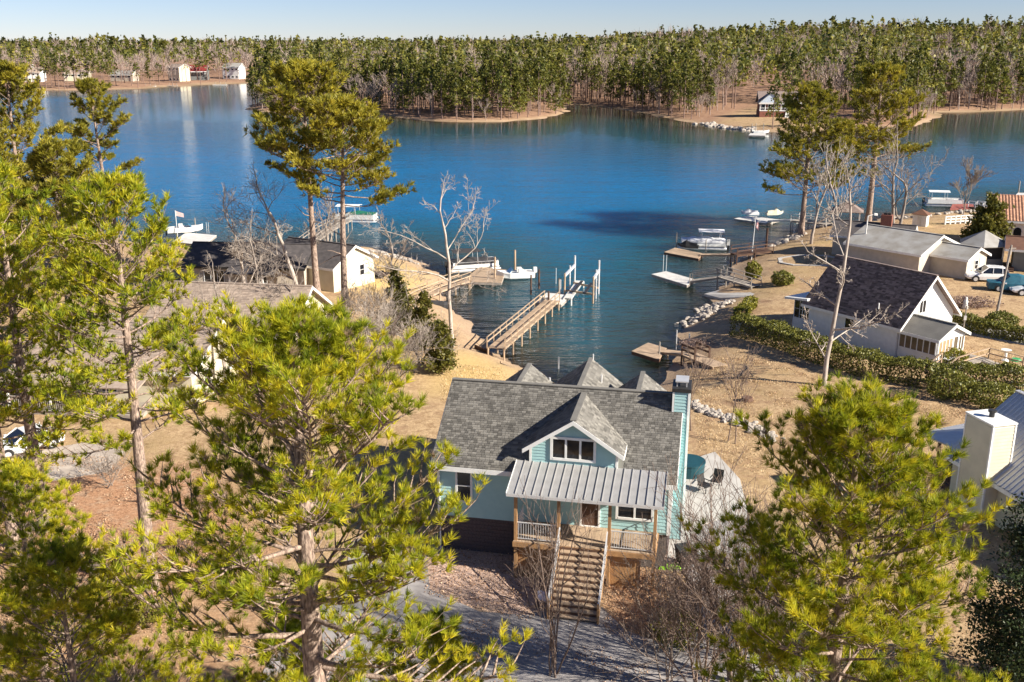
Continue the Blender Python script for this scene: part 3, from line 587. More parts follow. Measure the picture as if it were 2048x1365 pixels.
q = G(1350, 1262, 2.2); bush('russet brush at the corner of the porch', (q.x, q.y, 2.2), 1.0, 0.8, 1.5, 33, SHRUBR, 2600, 0.06, 'leafy_shrub', lump=0.3)
q = G(300, 1235, 2.2); bush('low green bush at foot of the slender pine', (q.x, q.y, 2.2), 1.1, 0.8, 0.9, 34, SHRUBY, 1500, 0.08, 'leafy_shrub', lump=0.3)
# ---- evergreens
cedar('dark green cedar on the left bank beside the thicket', on(795, 668), 6.2, 1.9, 301, n=6000, size=0.16, pw=0.9)
cedar('narrow cedar standing behind the thicket', on(850, 700), 5.2, 1.3, 302, n=4200, size=0.16, pw=0.7)
cedar('small cedar beside the tall pale leafless tree', on(880, 745), 4.2, 1.4, 303, n=3600, size=0.16, pw=0.6)
cedar('full rounded cedar beside the tiled roof house', (58.3, 121.4, 2.2), 7.6, 2.6, 304, n=9000, size=0.24, pw=0.5)
cedar('dark evergreen at the right picture edge', (20.6, 34.5, 2.2), 9.6, 2.7, 305, DARKEV, 26000, 0.085, 'dark_conifer', pw=0.55)
# ---- hedges and bushes round the white house
def hedge(label, pts, w, h, seed, n, m=HEDGE, size=0.13):
    P = [on(*q) for q in pts]; rng = np.random.default_rng(seed); o = P[0].copy(); t = thing('clipped_hedge', label, 'hedge', o); out = []
    Ls = [(P[i+1] - P[i]).length for i in range(len(P)-1)]; tot = sum(Ls)
    for i in range(len(P)-1):
        c = int(n * Ls[i] / tot); s = rng.random(c); base = np.array(P[i] - o)[None] + s[:, None] * np.array(P[i+1] - P[i])[None]
        d = np.array(P[i+1] - P[i]); lat = unit(np.array([-d[1], d[0], 0])); u = rng.uniform(-1, 1, c); face = rng.random(c)
        wv_ = 1 + 0.07 * np.sin(s * Ls[i] * 1.3 + i) + 0.05 * np.sin(s * Ls[i] * 3.1)
        top = face < 0.5; off = np.where(top, u, np.sign(u)) * w / 2 * wv_; zz_ = np.where(top, 1 - 0.18 * u**2, rng.random(c)) * h * wv_
        base = base + lat[None] * (off + rng.normal(0, 0.06, c))[:, None]; base[:, 2] += zz_ + rng.normal(0, 0.06, c); out.append(base)
    B = np.concatenate(out); tone = np.clip(0.5 + 0.22 * rng.normal(size=len(B)), 0, 1)
    link('foliage', leaf_blob('hedge_leaves', B, m, size, rng, tone, 1.5), t)
    S = []
    for i in range(len(P)-1):
        for k in range(int(Ls[i] / 0.5)):
            b = np.array(P[i] - o) + (np.array(P[i+1] - P[i])) * (k + 0.5) * 0.5 / Ls[i]; S.append((*b, *(b + np.array([rng.normal(0, 0.2), rng.normal(0, 0.2), h * 0.85])), 0.04, 0.015))
    link('stem_row', seg_mesh('hedge_stems', S, BARKB, 4), t, 'stuff'); return t
hedge('long clipped hedge along the white house lawn', [(1474, 668), (1540, 684), (1640, 722), (1740, 752), (1850, 772), (1950, 780), (2120, 782)], 1.8, 1.8, 401, 36000, HEDGE, 0.11)
hedge('short yellow hedge by the shore beside the screened porch', [(1478, 640), (1503, 612)], 1.1, 1.0, 402, 2600, SHRUBY)
hedge('hedge row behind the sunroom along the drive', [(1862, 640), (1920, 655), (1985, 672), (2080, 690)], 1.5, 1.2, 403, 9000)
for i, (px, py, rx, h, lb, mm) in enumerate([(1506, 556, 0.9, 2.0, 'upright bush on lawn beside the grey gangway', SHRUBY), (1564, 570, 1.2, 1.5, 'round bush on the lawn left of the white house', HEDGE),
      (1892, 728, 1.5, 1.4, 'yellow green bush beside the sunroom steps', SHRUBY), (2002, 655, 1.4, 1.4, 'round bush beside the leaning utility pole', HEDGE),
      (1898, 795, 1.7, 2.0, 'loose bush spilling from the long hedge', HEDGE), (1985, 812, 1.8, 1.6, 'low bush above the ribbed metal roof', HEDGE)]):
    bush(lb, on(px, py), rx, rx * 0.85, h, 420 + i, mm, 2600, 0.12)
bush('dry brown weeds at the water edge beside tan dock', on(1392, 690), 1.6, 1.0, 0.6, 440, SHRUBR, 1600, 0.07, 'dry_weeds', lump=0.4)
bush('russet garden brush behind the utility pole', on(1935, 612), 2.4, 1.4, 0.8, 441, SHRUBR, 2400, 0.1, 'dry_weeds', lump=0.4)

# ---------------------------------------------------------------- far shore woods
rngF = np.random.default_rng(77)
def far_pine_mesh(H, z0, Rm, seed, nclump, leaf, per, m=NEEDLE_F):
    rng = np.random.default_rng(seed); P = []; tn = []; LS = []
    for k in range(nclump):
        t = (k + rng.random()) / nclump; z = z0 + (H - z0) * t; L_ = Rm * ((1 - t) ** 0.6 * 0.95 + 0.12) * rng.uniform(0.5, 1.15); a = rng.uniform(0, 6.28)
        c = np.array([math.cos(a) * L_ * 0.6, math.sin(a) * L_ * 0.6, z]); LS.append((0, 0, z - 0.3, *c, 0.06, 0.03))
        q = c + rng.normal(0, 1, (per, 3)) * np.array([L_ * 0.32, L_ * 0.32, 0.42]); P.append(q); tn.append(np.full(per, rng.uniform(0.2, 0.8)))
    P = np.concatenate(P); tn = np.clip(np.concatenate(tn) + rng.normal(0, 0.12, len(P)), 0, 1)
    return (P, tn, leaf, rng), [(0, 0, -0.5, 0, 0, z0 + (H - z0) * 0.5, 0.26, 0.16), (0, 0, z0 + (H - z0) * 0.5, 0, 0, H * 0.98, 0.16, 0.03)] + LS
PV = []
for i, (H, z0, Rm) in enumerate([(25, 10, 4.4), (27, 13, 4.2), (22, 6, 4.4), (24, 12, 3.6), (17, 3, 3.8), (26, 8, 4.8)]):
    (P, tn, leaf, rng), LS = far_pine_mesh(H, z0, Rm, 500 + i, 22, 0.66, 26)
    PV.append((seg_mesh('far_pine_trunk', LS, BARKF, 5), leaf_blob('far_pine_crown', P, NEEDLE_F, leaf, rng, tn, 1.7)))
BV = []
for i in range(4):
    S0, S1 = grow_bare(600 + i, 8.5 + i, 0.2, 4, 0.5, 0.3, 0.3, 4); S1 = np.array(S1); S1[:, 6:8] = np.maximum(S1[:, 6:8], 0.05)
    BV.append((seg_mesh('far_bare_trunk', S0, TWIGF, 5), seg_mesh('far_bare_branches', S1[:1100], TWIGF, 3)))
def far_tree(kind, v, x, y, label, group, s=1.0):
    z = gz(x, y)
    t = thing('pine_tree' if kind == 0 else 'bare_tree', label, 'tree', (x, y, z - 0.05), rngF.uniform(0, 6.28), group); t.scale = (s, s, s * rngF.uniform(0.85, 1.1))
    a, b = (PV if kind == 0 else BV)[v]; link('trunk', a, t); link('crown', b, t); return t
# houses across the lake keep a clearing
CLR = [(XY(a, b), r) for a, b, r in [(1558, 224, 20), (1480, 246, 18), (1520, 250, 24), (1570, 250, 24), (1600, 240, 20), (1540, 236, 22), (55, 168, 16), (150, 168, 10), (245, 168, 13), (355, 166, 13), (395, 164, 13), (462, 161, 14), (200, 174, 12), (300, 172, 14), (100, 174, 14), (430, 165, 12)]]
def okay(x, y): return all((x - c[0])**2 + (y - c[1])**2 > r*r for c, r in CLR)
# candidate trees: dense where the wood meets the water, thinning inland
cand = []
n = 60000; th = rngF.uniform(-0.60, 0.60, n); rr = rngF.uniform(330, 900, n); X = np.tan(th) * rr; Y = rr
_, _, dfc = ground(X, Y)
keep = (dfc > 1.5); X, Y, dfc = X[keep], Y[keep], dfc[keep]
order = np.argsort(Y); cellmap = {}
for i in order:
    x, y, d = X[i], Y[i], dfc[i]; left = x < -0.14 * y and y > 560
    sp_ = (5.2 if d < 25 else 6.5 if d < 60 else 8.5) + (1.5 if left else 0)
    if left and d < 36 and rngF.random() < 0.94: continue
    if not okay(x, y): continue
    k = (int(x // sp_), int(y // sp_), sp_)
    if any((k[0] + a, k[1] + b, sp_) in cellmap and (cellmap[(k[0] + a, k[1] + b, sp_)][0] - x)**2 + (cellmap[(k[0] + a, k[1] + b, sp_)][1] - y)**2 < sp_**2 * 0.7 for a in (-1, 0, 1) for b in (-1, 0, 1)): continue
    cellmap[k] = (x, y); left2 = left
    bare = rngF.random() < (0.48 if left else (0.36 if (x > 0.22 * y or d > 40) else 0.24)) * (1 + 1.1 * math.sin(x * 0.035 + 1.0) * math.cos(y * 0.04)); cand.append((x, y, d, 1 if bare else 0, left))
# largest in view: those at the water's edge, nearest first
cand.sort(key=lambda c: c[1] + c[2] * 2.5)
def zone(c):
    px = 1024 + FPX * c[0] / (c[1] * cp + 26 * sp)
    if c[4]: return 'behind the far lake houses'
    if px < 1135: return 'crowding the wooded point'
    if px < 1480: return 'lining the wooded cove'
    if px < 1850: return 'around the blue lake house'
    return 'on far right bank'
for px, py in ((92, 176), (104, 174), (118, 178), (136, 178), (150, 175), (178, 178), (192, 176), (206, 179), (222, 176), (402, 172), (8, 176), (300, 168)):
    q_ = on(px, py, 12); far_tree(0, int(rngF.integers(0, 6)), q_.x, q_.y, 'tall pine standing on the open bank before the far lake houses', 'pines before the far lake houses', rngF.uniform(0.75, 0.95))
cnt = [0, 0]; rest = []
for c in cand:
    px = 1024 + FPX * c[0] / (c[1] * cp + 26 * sp)
    if not (-60 < px < 2110): 
        rest.append(c); continue
    if cnt[c[3]] >= (290 if c[3] == 0 else 120): rest.append(c); continue
    cnt[c[3]] += 1; z = zone(c)
    lo, hi = {'cr': (500, 1135), 'li': (1135, 1480), 'ar': (1480, 1850)}.get(z[:2], (0, 500) if c[4] else (1850, 2048)); k3 = int(np.clip((px - lo) / (hi - lo) * 5, 0, 4))
    where = ('at the water edge' if c[2] < 8 else 'just behind the front row' if c[2] < 25 else 'deep among the rear rows') + ', ' + ['left end', 'left of middle', 'middle', 'right of middle', 'right end'][k3]
    far_tree(c[3], int(rngF.integers(0, 6 if c[3] == 0 else 4)), c[0], c[1], ('green pine ' if c[3] == 0 else 'leafless tree ') + z + ' ' + where, ('pines ' if c[3] == 0 else 'leafless trees ') + z, rngF.uniform(0.62, 1.08) * float(0.93 + 0.10 * wob(c[0], c[1], 0.05, 5) + 0.07 * wob(c[0], c[1], 0.017, 6)))
def mass(name, label, rows, kind, per, leaf, deep=None):
    """the rest of the wood as one mass of low crowns; deep rows show only their tops"""
    rng = np.random.default_rng(9 + kind); R_ = np.array([(c[0], c[1]) for c in rows]); z = ground(R_[:, 0], R_[:, 1])[0]; n = len(R_)
    dp = np.array([c[2] > 70 if len(c) > 2 else True for c in rows]); cnt_ = np.where(dp, int(per * 0.55), per)
    H = rng.uniform(16, 27, n) if kind == 0 else rng.uniform(14, 21, n); H = H * (0.95 + 0.12 * wob(R_[:, 0], R_[:, 1], 0.05, 5) + 0.10 * wob(R_[:, 0], R_[:, 1], 0.017, 6)); Rm = rng.uniform(2.8, 4.3, n)
    idx = np.repeat(np.arange(n), cnt_); u = rng.random(len(idx)); u = np.where(dp[idx], 0.35 + 0.65 * u, u); az = rng.uniform(0, 6.28, len(idx)); rad = np.sqrt(rng.random(len(idx))) * Rm[idx] * ((1 - u) ** 0.55 + 0.1)
    u = np.round(u * 9 + rng.normal(0, 0.22, len(u))) / 9 if kind == 0 else u
    zz_ = z[idx] + H[idx] * (0.42 + 0.58 * np.clip(u, 0, 1)); P = np.stack([R_[idx, 0] + rad * np.cos(az), R_[idx, 1] + rad * np.sin(az), zz_], 1)
    lump = np.floor(u * 7 + az); tone = np.clip(rng.uniform(0.1, 0.75, n)[idx] + 0.3 * np.sin(lump * 12.9 + idx * 7.7), 0, 1); sz = leaf * np.where(dp[idx], 1.3, 1.0)
    if kind == 0: me = leaf_blob(name, P, NEEDLE_F, sz[:, None], rng, tone, 1.7)
    else:
        d = np.stack([np.cos(az) * 0.5, np.sin(az) * 0.5, np.full(len(az), 1.0)], 1) + rng.normal(0, 0.35, P.shape); w = rng.normal(0, 1, P.shape); w /= np.linalg.norm(w, axis=1, keepdims=True)
        me = np_mesh(name, np.stack([P - w * sz[:, None] * 0.5, P + w * sz[:, None] * 0.5, P + d * sz[:, None] * 9], 1).reshape(-1, 3), np.arange(len(P) * 3).reshape(-1, 3), TWIGF)
    o = link(name, me, kind='stuff'); tag(o, label, 'woodland'); return o
rest_p = [c for c in rest if c[3] == 0]; rest_b = [c for c in rest if c[3] == 1]
n = 7500; th = rngF.uniform(-0.62, 0.62, n); rr = 880 + 2400 * rngF.random(n) ** 1.6; X = np.tan(th) * rr; Y = rr; _, _, dfc = ground(X, Y)
back = [(X[i], Y[i]) for i in range(n) if dfc[i] > 5]
mass('pine_wood', 'deep pine wood rolling back behind the far shore', [c for c in rest_p], 0, 46, 1.12)
mass('distant_pine_wood', 'distant pine canopy along the horizon', back[: int(len(back) * 0.72)], 0, 26, 2.0)
mass('bare_wood', 'leafless hardwood crowns among the far pines', rest_b, 1, 110, 0.24)
mass('distant_bare_wood', 'distant leafless canopy near the horizon', back[int(len(back) * 0.72):], 1, 50, 0.5)
S = []
for c in rest:
    z = gz(c[0], c[1]) if c[2] < 45 else None
    if z is not None: S.append((c[0], c[1], z, c[0], c[1], z + 17, 0.24, 0.14))
if S: tag(link('wood_trunk_mass', seg_mesh('wood_trunks', S, BARKF, 4), kind='stuff'), 'many bare pine trunks inside the far wood', 'woodland')
# ---------------------------------------------------------------- building helpers
def window(parent, o, u, n, w, h, nx=1, nz=1, fr=0.07, m=WHITE, name='window', glass=None, deep=0.05):
    """frame proud of the wall with glass panes set back inside it; o is the lower left corner, u runs along the wall, n points out"""
    o, u, n, k = Vector(o), Vector(u).normalized(), Vector(n).normalized(), Vector((0, 0, 1)); b = MB()
    def bar(a0, a1, z0, z1, d0, d1, bb):
        P = [o + u*a + n*d + k*z for z in (z0, z1) for (a, d) in ((a0, d1), (a1, d1), (a1, d0), (a0, d0))]; bb.hexa(P)
    e = 0.5 * fr
    bar(-e, e, -e, h + e, -0.02, deep, b); bar(w - e, w + e, -e, h + e, -0.02, deep, b); bar(e, w - e, -e, e, -0.02, deep + 0.01, b); bar(e, w - e, h - e, h + e, -0.02, deep, b)
    for i in range(1, nx): bar(w*i/nx - e*0.8, w*i/nx + e*0.8, e, h - e, -0.02, deep - 0.004, b)
    for j in range(1, nz): bar(e, w - e, h*j/nz - e*0.5, h*j/nz + e*0.5, -0.02, deep - 0.012, b)
    f = b.out(name, m, parent)
    for i in range(nx):
        for j in range(nz):
            g = MB(); bar(w*i/nx + e*0.6, w*(i+1)/nx - e*0.6, h*j/nz + e*0.4, h*(j+1)/nz - e*0.4, -0.015, deep * 0.25, g); g.out('pane', glass or GLASS, f)
    return f
def door(parent, o, u, n, w, h, m=DARKW, frame=WHITE):
    f = window(parent, o, u, n, w, h, 1, 1, 0.09, frame, 'door', m, 0.06)
    o, u, n = Vector(o), Vector(u), Vector(n); c = o + u * (w * 0.85) + n * 0.07 + Vector((0, 0, 1.0)); MB().tube(c - n*0.05, c + n*0.03, 0.03).out('door_handle', ALUM, f); return f
def siding(parent, o, u, n, span, z0, z1, m, ex=0.19, name='siding_board'):
    """lapped boards; span(z) gives the run of the wall at height z"""
    o, u, n, k = Vector(o), Vector(u).normalized(), Vector(n).normalized(), Vector((0, 0, 1)); z = z0
    while z < z1 - 0.03:
        t = min(z + ex, z1); a0, a1 = span(z); c0, c1 = span(t)
        if a1 - a0 > 0.05:
            c0, c1 = (min(c0, (c0 + c1)/2), max(c1, (c0 + c1)/2)); p = lambda a, d, h: o + u*a + n*d + k*h
            MB().hexa([p(a0, 0.036, z), p(a1, 0.036, z), p(a1, 0.004, z), p(a0, 0.004, z), p(c0, 0.012, t), p(c1, 0.012, t), p(c1, 0.004, t), p(c0, 0.004, t)]).out(name, m, parent)
        z = t
def gable_body(parent, L_, Wd, he, rise, m, x0=0, y0=0, z0=0, name='wall'):
    b = MB(); y1 = y0 + Wd; ym = (y0 + y1) / 2; x1 = x0 + L_
    b.add([(x0,y0,z0),(x1,y0,z0),(x1,y1,z0),(x0,y1,z0),(x0,y0,he),(x1,y0,he),(x1,y1,he),(x0,y1,he),(x0,ym,he+rise),(x1,ym,he+rise)],
          [(3,2,1,0),(0,1,5,4),(2,3,7,6),(0,4,8,7,3),(1,2,6,9,5),(4,5,9,8),(6,7,8,9)]); return b.out(name, m, parent)
def gable_roof(parent, L_, Wd, he, rise, m, x0=0, y0=0, oe=0.35, og=0.3, th=0.14, fascia=WHITE, name='roof'):
    ym = y0 + Wd/2; s = rise / (Wd/2); zr = he + rise + 0.16; ze = zr - s * (Wd/2 + oe); xa, xb = x0 - og, x0 + L_ + og; b = MB()
    ya, yb = y0 - oe, y0 + Wd + oe
    b.slab([(xa, ya, ze), (xb, ya, ze), (xb, ym, zr), (xa, ym, zr)], th); b.slab([(xa, ym + 0.002, zr), (xb, ym + 0.002, zr), (xb, yb, ze), (xa, yb, ze)], th)
    r = b.out(name, m, parent)
    if fascia:
        f = MB(); f.box(xa, ya - 0.03, ze - 0.26, xb, ya - 0.003, ze - 0.01); f.box(xa, yb + 0.003, ze - 0.26, xb, yb + 0.03, ze - 0.01)
        for x in (xa - 0.031, xb + 0.001):
            for yy in (ya, yb):
                f.hexa([(x, yy, ze - 0.27), (x + 0.03, yy, ze - 0.27), (x + 0.03, ym, zr - 0.27), (x, ym, zr - 0.27), (x, yy, ze - 0.02), (x + 0.03, yy, ze - 0.02), (x + 0.03, ym, zr - 0.02), (x, ym, zr - 0.02)])
        f.out('fascia', fascia, r)
    MB().beam((xa, ym, zr + 0.02), (xb, ym, zr + 0.02), 0.28, 0.05).out('ridge_cap', m, r)
    return r, ze, zr
def shingle_courses(parent, c00, c10, c11, c01, m, rows, tab=0.32, seed=1, clip=None, name='shingle_field'):
    """thousands of overlapping tabs on a roof plane (eave c00-c10, ridge c01-c11)"""
    rng = np.random.default_rng(seed); c00, c10, c11, c01 = [np.array(c, float) for c in (c00, c10, c11, c01)]; nrm = unit(np.cross(c10 - c00, c01 - c00))
    if nrm[2] < 0: nrm = -nrm
    Vs, n = [], 0; h = 1.0 / rows
    for r in range(rows):
        a, b = c00 + (c01 - c00) * r * h, c10 + (c11 - c10) * r * h; a2, b2 = c00 + (c01 - c00) * min(1, (r + 1.25) * h), c10 + (c11 - c10) * min(1, (r + 1.25) * h)
        Lr = np.linalg.norm(b - a); x = -rng.uniform(0, tab)
        while x < Lr:
            w = tab * rng.uniform(0.55, 1.25); x0, x1 = max(x, 0) / Lr, min(x + w - 0.012, Lr) / Lr; x += w
            if x1 - x0 < 0.02 / Lr: continue
            lift = 0.013 + rng.uniform(0, 0.022); p = a + (b - a) * x0; q = a + (b - a) * x1; p2 = a2 + (b2 - a2) * x0; q2 = a2 + (b2 - a2) * x1
            if clip is not None and clip((p + q + p2 + q2) / 4): continue
            Vs += [p + nrm * 0.001, q + nrm * 0.001, q + nrm * lift, p + nrm * lift, q2 + nrm * 0.004, p2 + nrm * 0.004]
    V = np.array(Vs).reshape(-1, 6, 3); k = len(V); base = (np.arange(k) * 6)[:, None]
    F = np.concatenate([base + np.array([[0, 1, 2, 3]]), base + np.array([[3, 2, 4, 5]])], 0)
    return link(name, np_mesh(name, V.reshape(-1, 3), F, m), parent, 'stuff')
def blocks(parent, o, u, n, L_, H, bw, bh, m, name='block', seed=3, th=0.05):
    """masonry units in running bond, joints recessed"""
    rng = random.Random(seed); o, u, n, k = Vector(o), Vector(u).normalized(), Vector(n).normalized(), Vector((0, 0, 1)); j = 0.012
    rows = max(1, round(H / bh)); bh = H / rows; cache = {}
    for r in range(rows):
        x = -(bw/2 if r % 2 else 0)
        while x < L_ - 0.02:
            a0, a1 = max(x, 0), min(x + bw, L_); x += bw
            if a1 - a0 < 0.04: continue
            w = a1 - a0 - j; key = round(w, 3)
            if key not in cache:
                b = MB(); P = [u*a + n*d + k*z for z in (0, bh - j) for (a, d) in ((0, th), (w, th), (w, 0), (0, 0))]; b.hexa(P); cache[key] = b.mesh('masonry_unit', m)
            q = link(name, cache[key], parent); q.location = o + u*(a0 + j/2) + k*(r*bh + j/2) + n * rng.uniform(-0.006, 0.008)
X_, Y_, Z_ = Vector((1, 0, 0)), Vector((0, 1, 0)), Vector((0, 0, 1))

# ---------------------------------------------------------------- the mint house
HR = R(-11.5)
H1 = thing('lake_house', 'mint green lake house with grey shingle roof, dormer and metal porch roof', 'house', (-3.75, 47.0, 2.2), HR)
LW, DW, ZE, RISE = 11.7, 8.6, 4.95, 2.75           # local heights above the ground
FL = 2.05                                          # floor level
MB().box(0.06, 0.06, -0.6, LW - 0.06, DW - 0.06, FL - 0.1).out('foundation', mat('mortar', (0.16, 0.14, 0.13), 0.95), H1)
blocks(H1, (0.06, 0.06, -0.05), X_, -Y_, 4.4, FL - 0.08, 0.42, 0.2, BLOCK)
blocks(H1, (LW - 0.06, 0.06, -0.05), Y_, X_, DW - 0.1, FL - 0.08, 0.84, 0.4, BLOCK, seed=5)
blocks(H1, (0.06, DW - 0.06, -0.05), -Y_, -X_, DW - 0.1, FL - 0.08, 0.84, 0.4, BLOCK, seed=6)
gable_body(H1, LW, DW, ZE, RISE, TEAL, z0=FL - 0.12)
siding(H1, (0, 0, 0), X_, -Y_, lambda z: (0.06, 4.2), FL - 0.12, ZE - 0.05, TEAL)
siding(H1, (0, 0, 0), X_, -Y_, lambda z: (4.2, LW - 0.06), FL, ZE - 0.05, TEAL)
gsp = lambda z: (0.06, DW - 0.06) if z < ZE else ((z - ZE) / RISE * DW/2 + 0.06, DW - (z - ZE) / RISE * DW/2 - 0.06)
siding(H1, (LW, 0, 0), Y_, X_, gsp, FL - 0.12, ZE + RISE - 0.3, TEAL)
for x, y in ((0, 0), (LW, 0), (LW, DW)): MB().box(x - 0.07, y - 0.045 if y == 0 else y - 0.07, FL - 0.12, x + 0.07 + (0.045 if x else 0), y + 0.07, ZE + 0.02).out('corner_trim', WHITE, H1)
roof, ze, zr = gable_roof(H1, LW, DW, ZE, RISE, SHINGLE, oe=0.42, og=0.32, th=0.16)
sl = RISE / (DW/2)
# dormer over the front wall
DX0, DX1, DY = 4.75, 9.05, 0.12; DM = (DX0 + DX1) / 2; DZE, DRI = 6.12, 1.42; DOV = 0.32
def main_z(y): return zr - sl * abs(DW/2 - y)
yb = lambda z: DW/2 - (zr - z) / sl               # where the main roof reaches height z
dm = MB(); dm.add([(DX0, DY, 5.2), (DX1, DY, 5.2), (DX1, DY, DZE), (DM, DY, DZE + DRI), (DX0, DY, DZE), (DX0, yb(DZE), DZE), (DX1, yb(DZE), DZE), (DM, yb(DZE + DRI), DZE + DRI), (DX0, yb(5.2) + 0.3, 5.2), (DX1, yb(5.2) + 0.3, 5.2)],
   [(0, 1, 2, 3, 4), (0, 4, 5, 8), (2, 1, 9, 6), (4, 3, 7, 5), (3, 2, 6, 7)])
dorm = dm.out('dormer', TEAL, H1)
dsp = lambda z: (0.08, DX1 - DX0 - 0.08) if z < DZE else ((z - DZE) / DRI * (DX1 - DX0) / 2 + 0.02, (DX1 - DX0) - (z - DZE) / DRI * (DX1 - DX0) / 2 - 0.02)
siding(dorm, (DX0, DY, 0), X_, -Y_, dsp, 5.25, DZE + DRI - 0.05, TEAL, 0.16)
for x in (DX0, DX1): MB().box(x - 0.06, DY - 0.05, 5.2, x + 0.06, DY + 0.06, DZE + 0.03).out('corner_trim', WHITE, dorm)
window(dorm, (DX0 + 1.06, DY - 0.038, 5.52), X_, -Y_, 2.15, 1.12, 3, 1, 0.13)
dw = (DX1 - DX0) / 2; ds = DRI / dw; dzr = DZE + DRI + 0.14; doe = 0.36; dze = dzr - ds * (dw + doe)
for sgn in (-1, 1):
    xe = DM + sgn * (dw + doe); yf = DY - DOV
    q = [(xe, yf, dze), (DM, yf, dzr), (DM, yb(dzr) + 0.02, dzr), (xe, yb(dze) + 0.02, dze)]
    sb = MB().slab(q, 0.12).out('dormer_roof', SHINGLE, dorm)
    shingle_courses(sb, q[0], q[3], q[2], q[1], SHINGLE, 17, 0.22, 20 + sgn, name='shingle_field')
    MB().hexa([(xe, yf - 0.035, dze - 0.22), (DM, yf - 0.035, dzr - 0.22), (DM, yf - 0.004, dzr - 0.22), (xe, yf - 0.004, dze - 0.22), (xe, yf - 0.035, dze + 0.005), (DM, yf - 0.035, dzr + 0.005), (DM, yf - 0.004, dzr + 0.005), (xe, yf - 0.004, dze + 0.005)]).out('rake_board', WHITE, dorm)
    MB().box(min(xe, xe + sgn*0.03), yf, dze - 0.2, max(xe, xe + sgn*0.03), yb(dze) - 0.05, dze - 0.01).out('fascia', WHITE, dorm)
MB().beam((DM, DY - DOV, dzr + 0.02), (DM, yb(dzr) - 0.05, dzr + 0.02), 0.3, 0.05).out('ridge_cap', SHINGLE, dorm)
def in_dormer(p):
    if p[1] > DW/2 or p[1] < DY: return False
    k = dzr - ds * abs(p[0] - DM); return abs(p[0] - DM) < dw + doe and p[2] < k - 0.05
shingle_courses(roof, (-0.32, -0.42, ze), (LW + 0.32, -0.42, ze), (LW + 0.32, DW/2, zr), (-0.32, DW/2, zr), SHINGLE, 40, 0.24, 2, in_dormer)
# porch
PX0, PX1, PD = 4.35, 11.25, 2.25
deck = MB(); deck.box(PX0, -PD, FL - 0.22, PX1, 0.0, FL - 0.045); dk = deck.out('porch_deck', TIMBER, H1)
bb = MB(); x = PX0
while x < PX1 - 0.05: bb.box(x, -PD - 0.04, FL - 0.044, min(x + 0.137, PX1), -0.04, FL - 0.008); x += 0.143
bb.out('decking_boards', DECKW, dk, kind='stuff')
MB().box(PX0 - 0.03, -PD - 0.075, FL - 0.30, PX1 + 0.03, -PD - 0.042, FL - 0.045).out('rim_board', TIMBER, dk)
posts = [PX0 + 0.1, 6.55, 9.0, PX1 - 0.1]
PZ0, PZ1 = 5.27, 4.66                                # porch roof top / eave heights
for i, x in enumerate(posts): MB().box(x - 0.075, -PD + 0.02, -0.2 if i in (0, 3) else -0.2, x + 0.075, -PD + 0.17, PZ1 - 0.12).out('porch_post', TIMBER, H1)
MB().box(PX0 - 0.1, -PD - 0.0, PZ1 - 0.115, PX1 + 0.1, -PD + 0.19, PZ1 + 0.06).out('porch_beam', TIMBER, H1)
rx0, rx1, ry0, ry1 = PX0 - 0.28, PX1 + 0.28, -PD - 0.22, 0.10
pr = MB().slab([(rx0, ry0, PZ1 - 0.03), (rx1, ry0, PZ1 - 0.03), (rx1, ry1, PZ0 - 0.03), (rx0, ry1, PZ0 - 0.03)], 0.12).out('porch_roof', WHITE, H1)
npan = 18; pw = (rx1 - rx0) / npan
pan = MB(); pan.slab([(0.012, ry0 - 0.04, PZ1), (pw - 0.012, ry0 - 0.04, PZ1), (pw - 0.012, ry1, PZ0), (0.012, ry1, PZ0)], 0.02)
pan.hexa([(pw - 0.014, ry0 - 0.04, PZ1 - 0.01), (pw + 0.014, ry0 - 0.04, PZ1 - 0.01), (pw + 0.014, ry1, PZ0 - 0.01), (pw - 0.014, ry1, PZ0 - 0.01), (pw - 0.014, ry0 - 0.04, PZ1 + 0.05), (pw + 0.014, ry0 - 0.04, PZ1 + 0.05), (pw + 0.014, ry1, PZ0 + 0.05), (pw - 0.014, ry1, PZ0 + 0.05)])
pme = pan.mesh('roof_panel', METALR)
for i in range(npan): q = link('roof_panel', pme, pr); q.location = (rx0 + i * pw, 0, 0)
MB().box(rx0 - 0.02, ry0 - 0.07, PZ1 - 0.16, rx1 + 0.02, ry0 - 0.045, PZ1 - 0.005).out('gutter', ALUM, pr)
MB().beam((rx0 - 0.02, ry0 - 0.04, PZ1 - 0.04), (rx0 - 0.02, ry1, PZ0 - 0.04), 0.03, 0.16).out('rake_trim', WHITE, pr)
def railing(parent, p, q, h=0.95, m=ALUM, n=None, top=0.05, bal=0.022):
    p, q = Vector(p), Vector(q); r = MB().beam(p + Z_*h, q + Z_*h, top, top * 0.9).out('top_rail', m, parent); MB().beam(p + Z_*0.1, q + Z_*0.1, top * 0.8, top * 0.7).out('bottom_rail', m, parent)
    n = n or max(2, int((q - p).length / 0.115)); b = MB(); b.box(-bal/2, -bal/2, 0.1, bal/2, bal/2, h); me = b.mesh('baluster', m)
    for i in range(n): c = link('baluster', me, parent); c.location = p + (q - p) * (i + 0.5) / n
SX0, SX1 = 6.63, 8.92
railing(H1, (posts[0] + 0.08, -PD + 0.1, FL), (posts[1] - 0.08, -PD + 0.1, FL))
railing(H1, (posts[2] + 0.08, -PD + 0.1, FL), (posts[3] - 0.08, -PD + 0.1, FL))
railing(H1, (posts[3], -PD + 0.18, FL), (posts[3], -0.1, FL))
railing(H1, (posts[0], -PD + 0.18, FL), (posts[0], -0.1, FL))
NR = 12; rh, run = FL / NR, 0.29
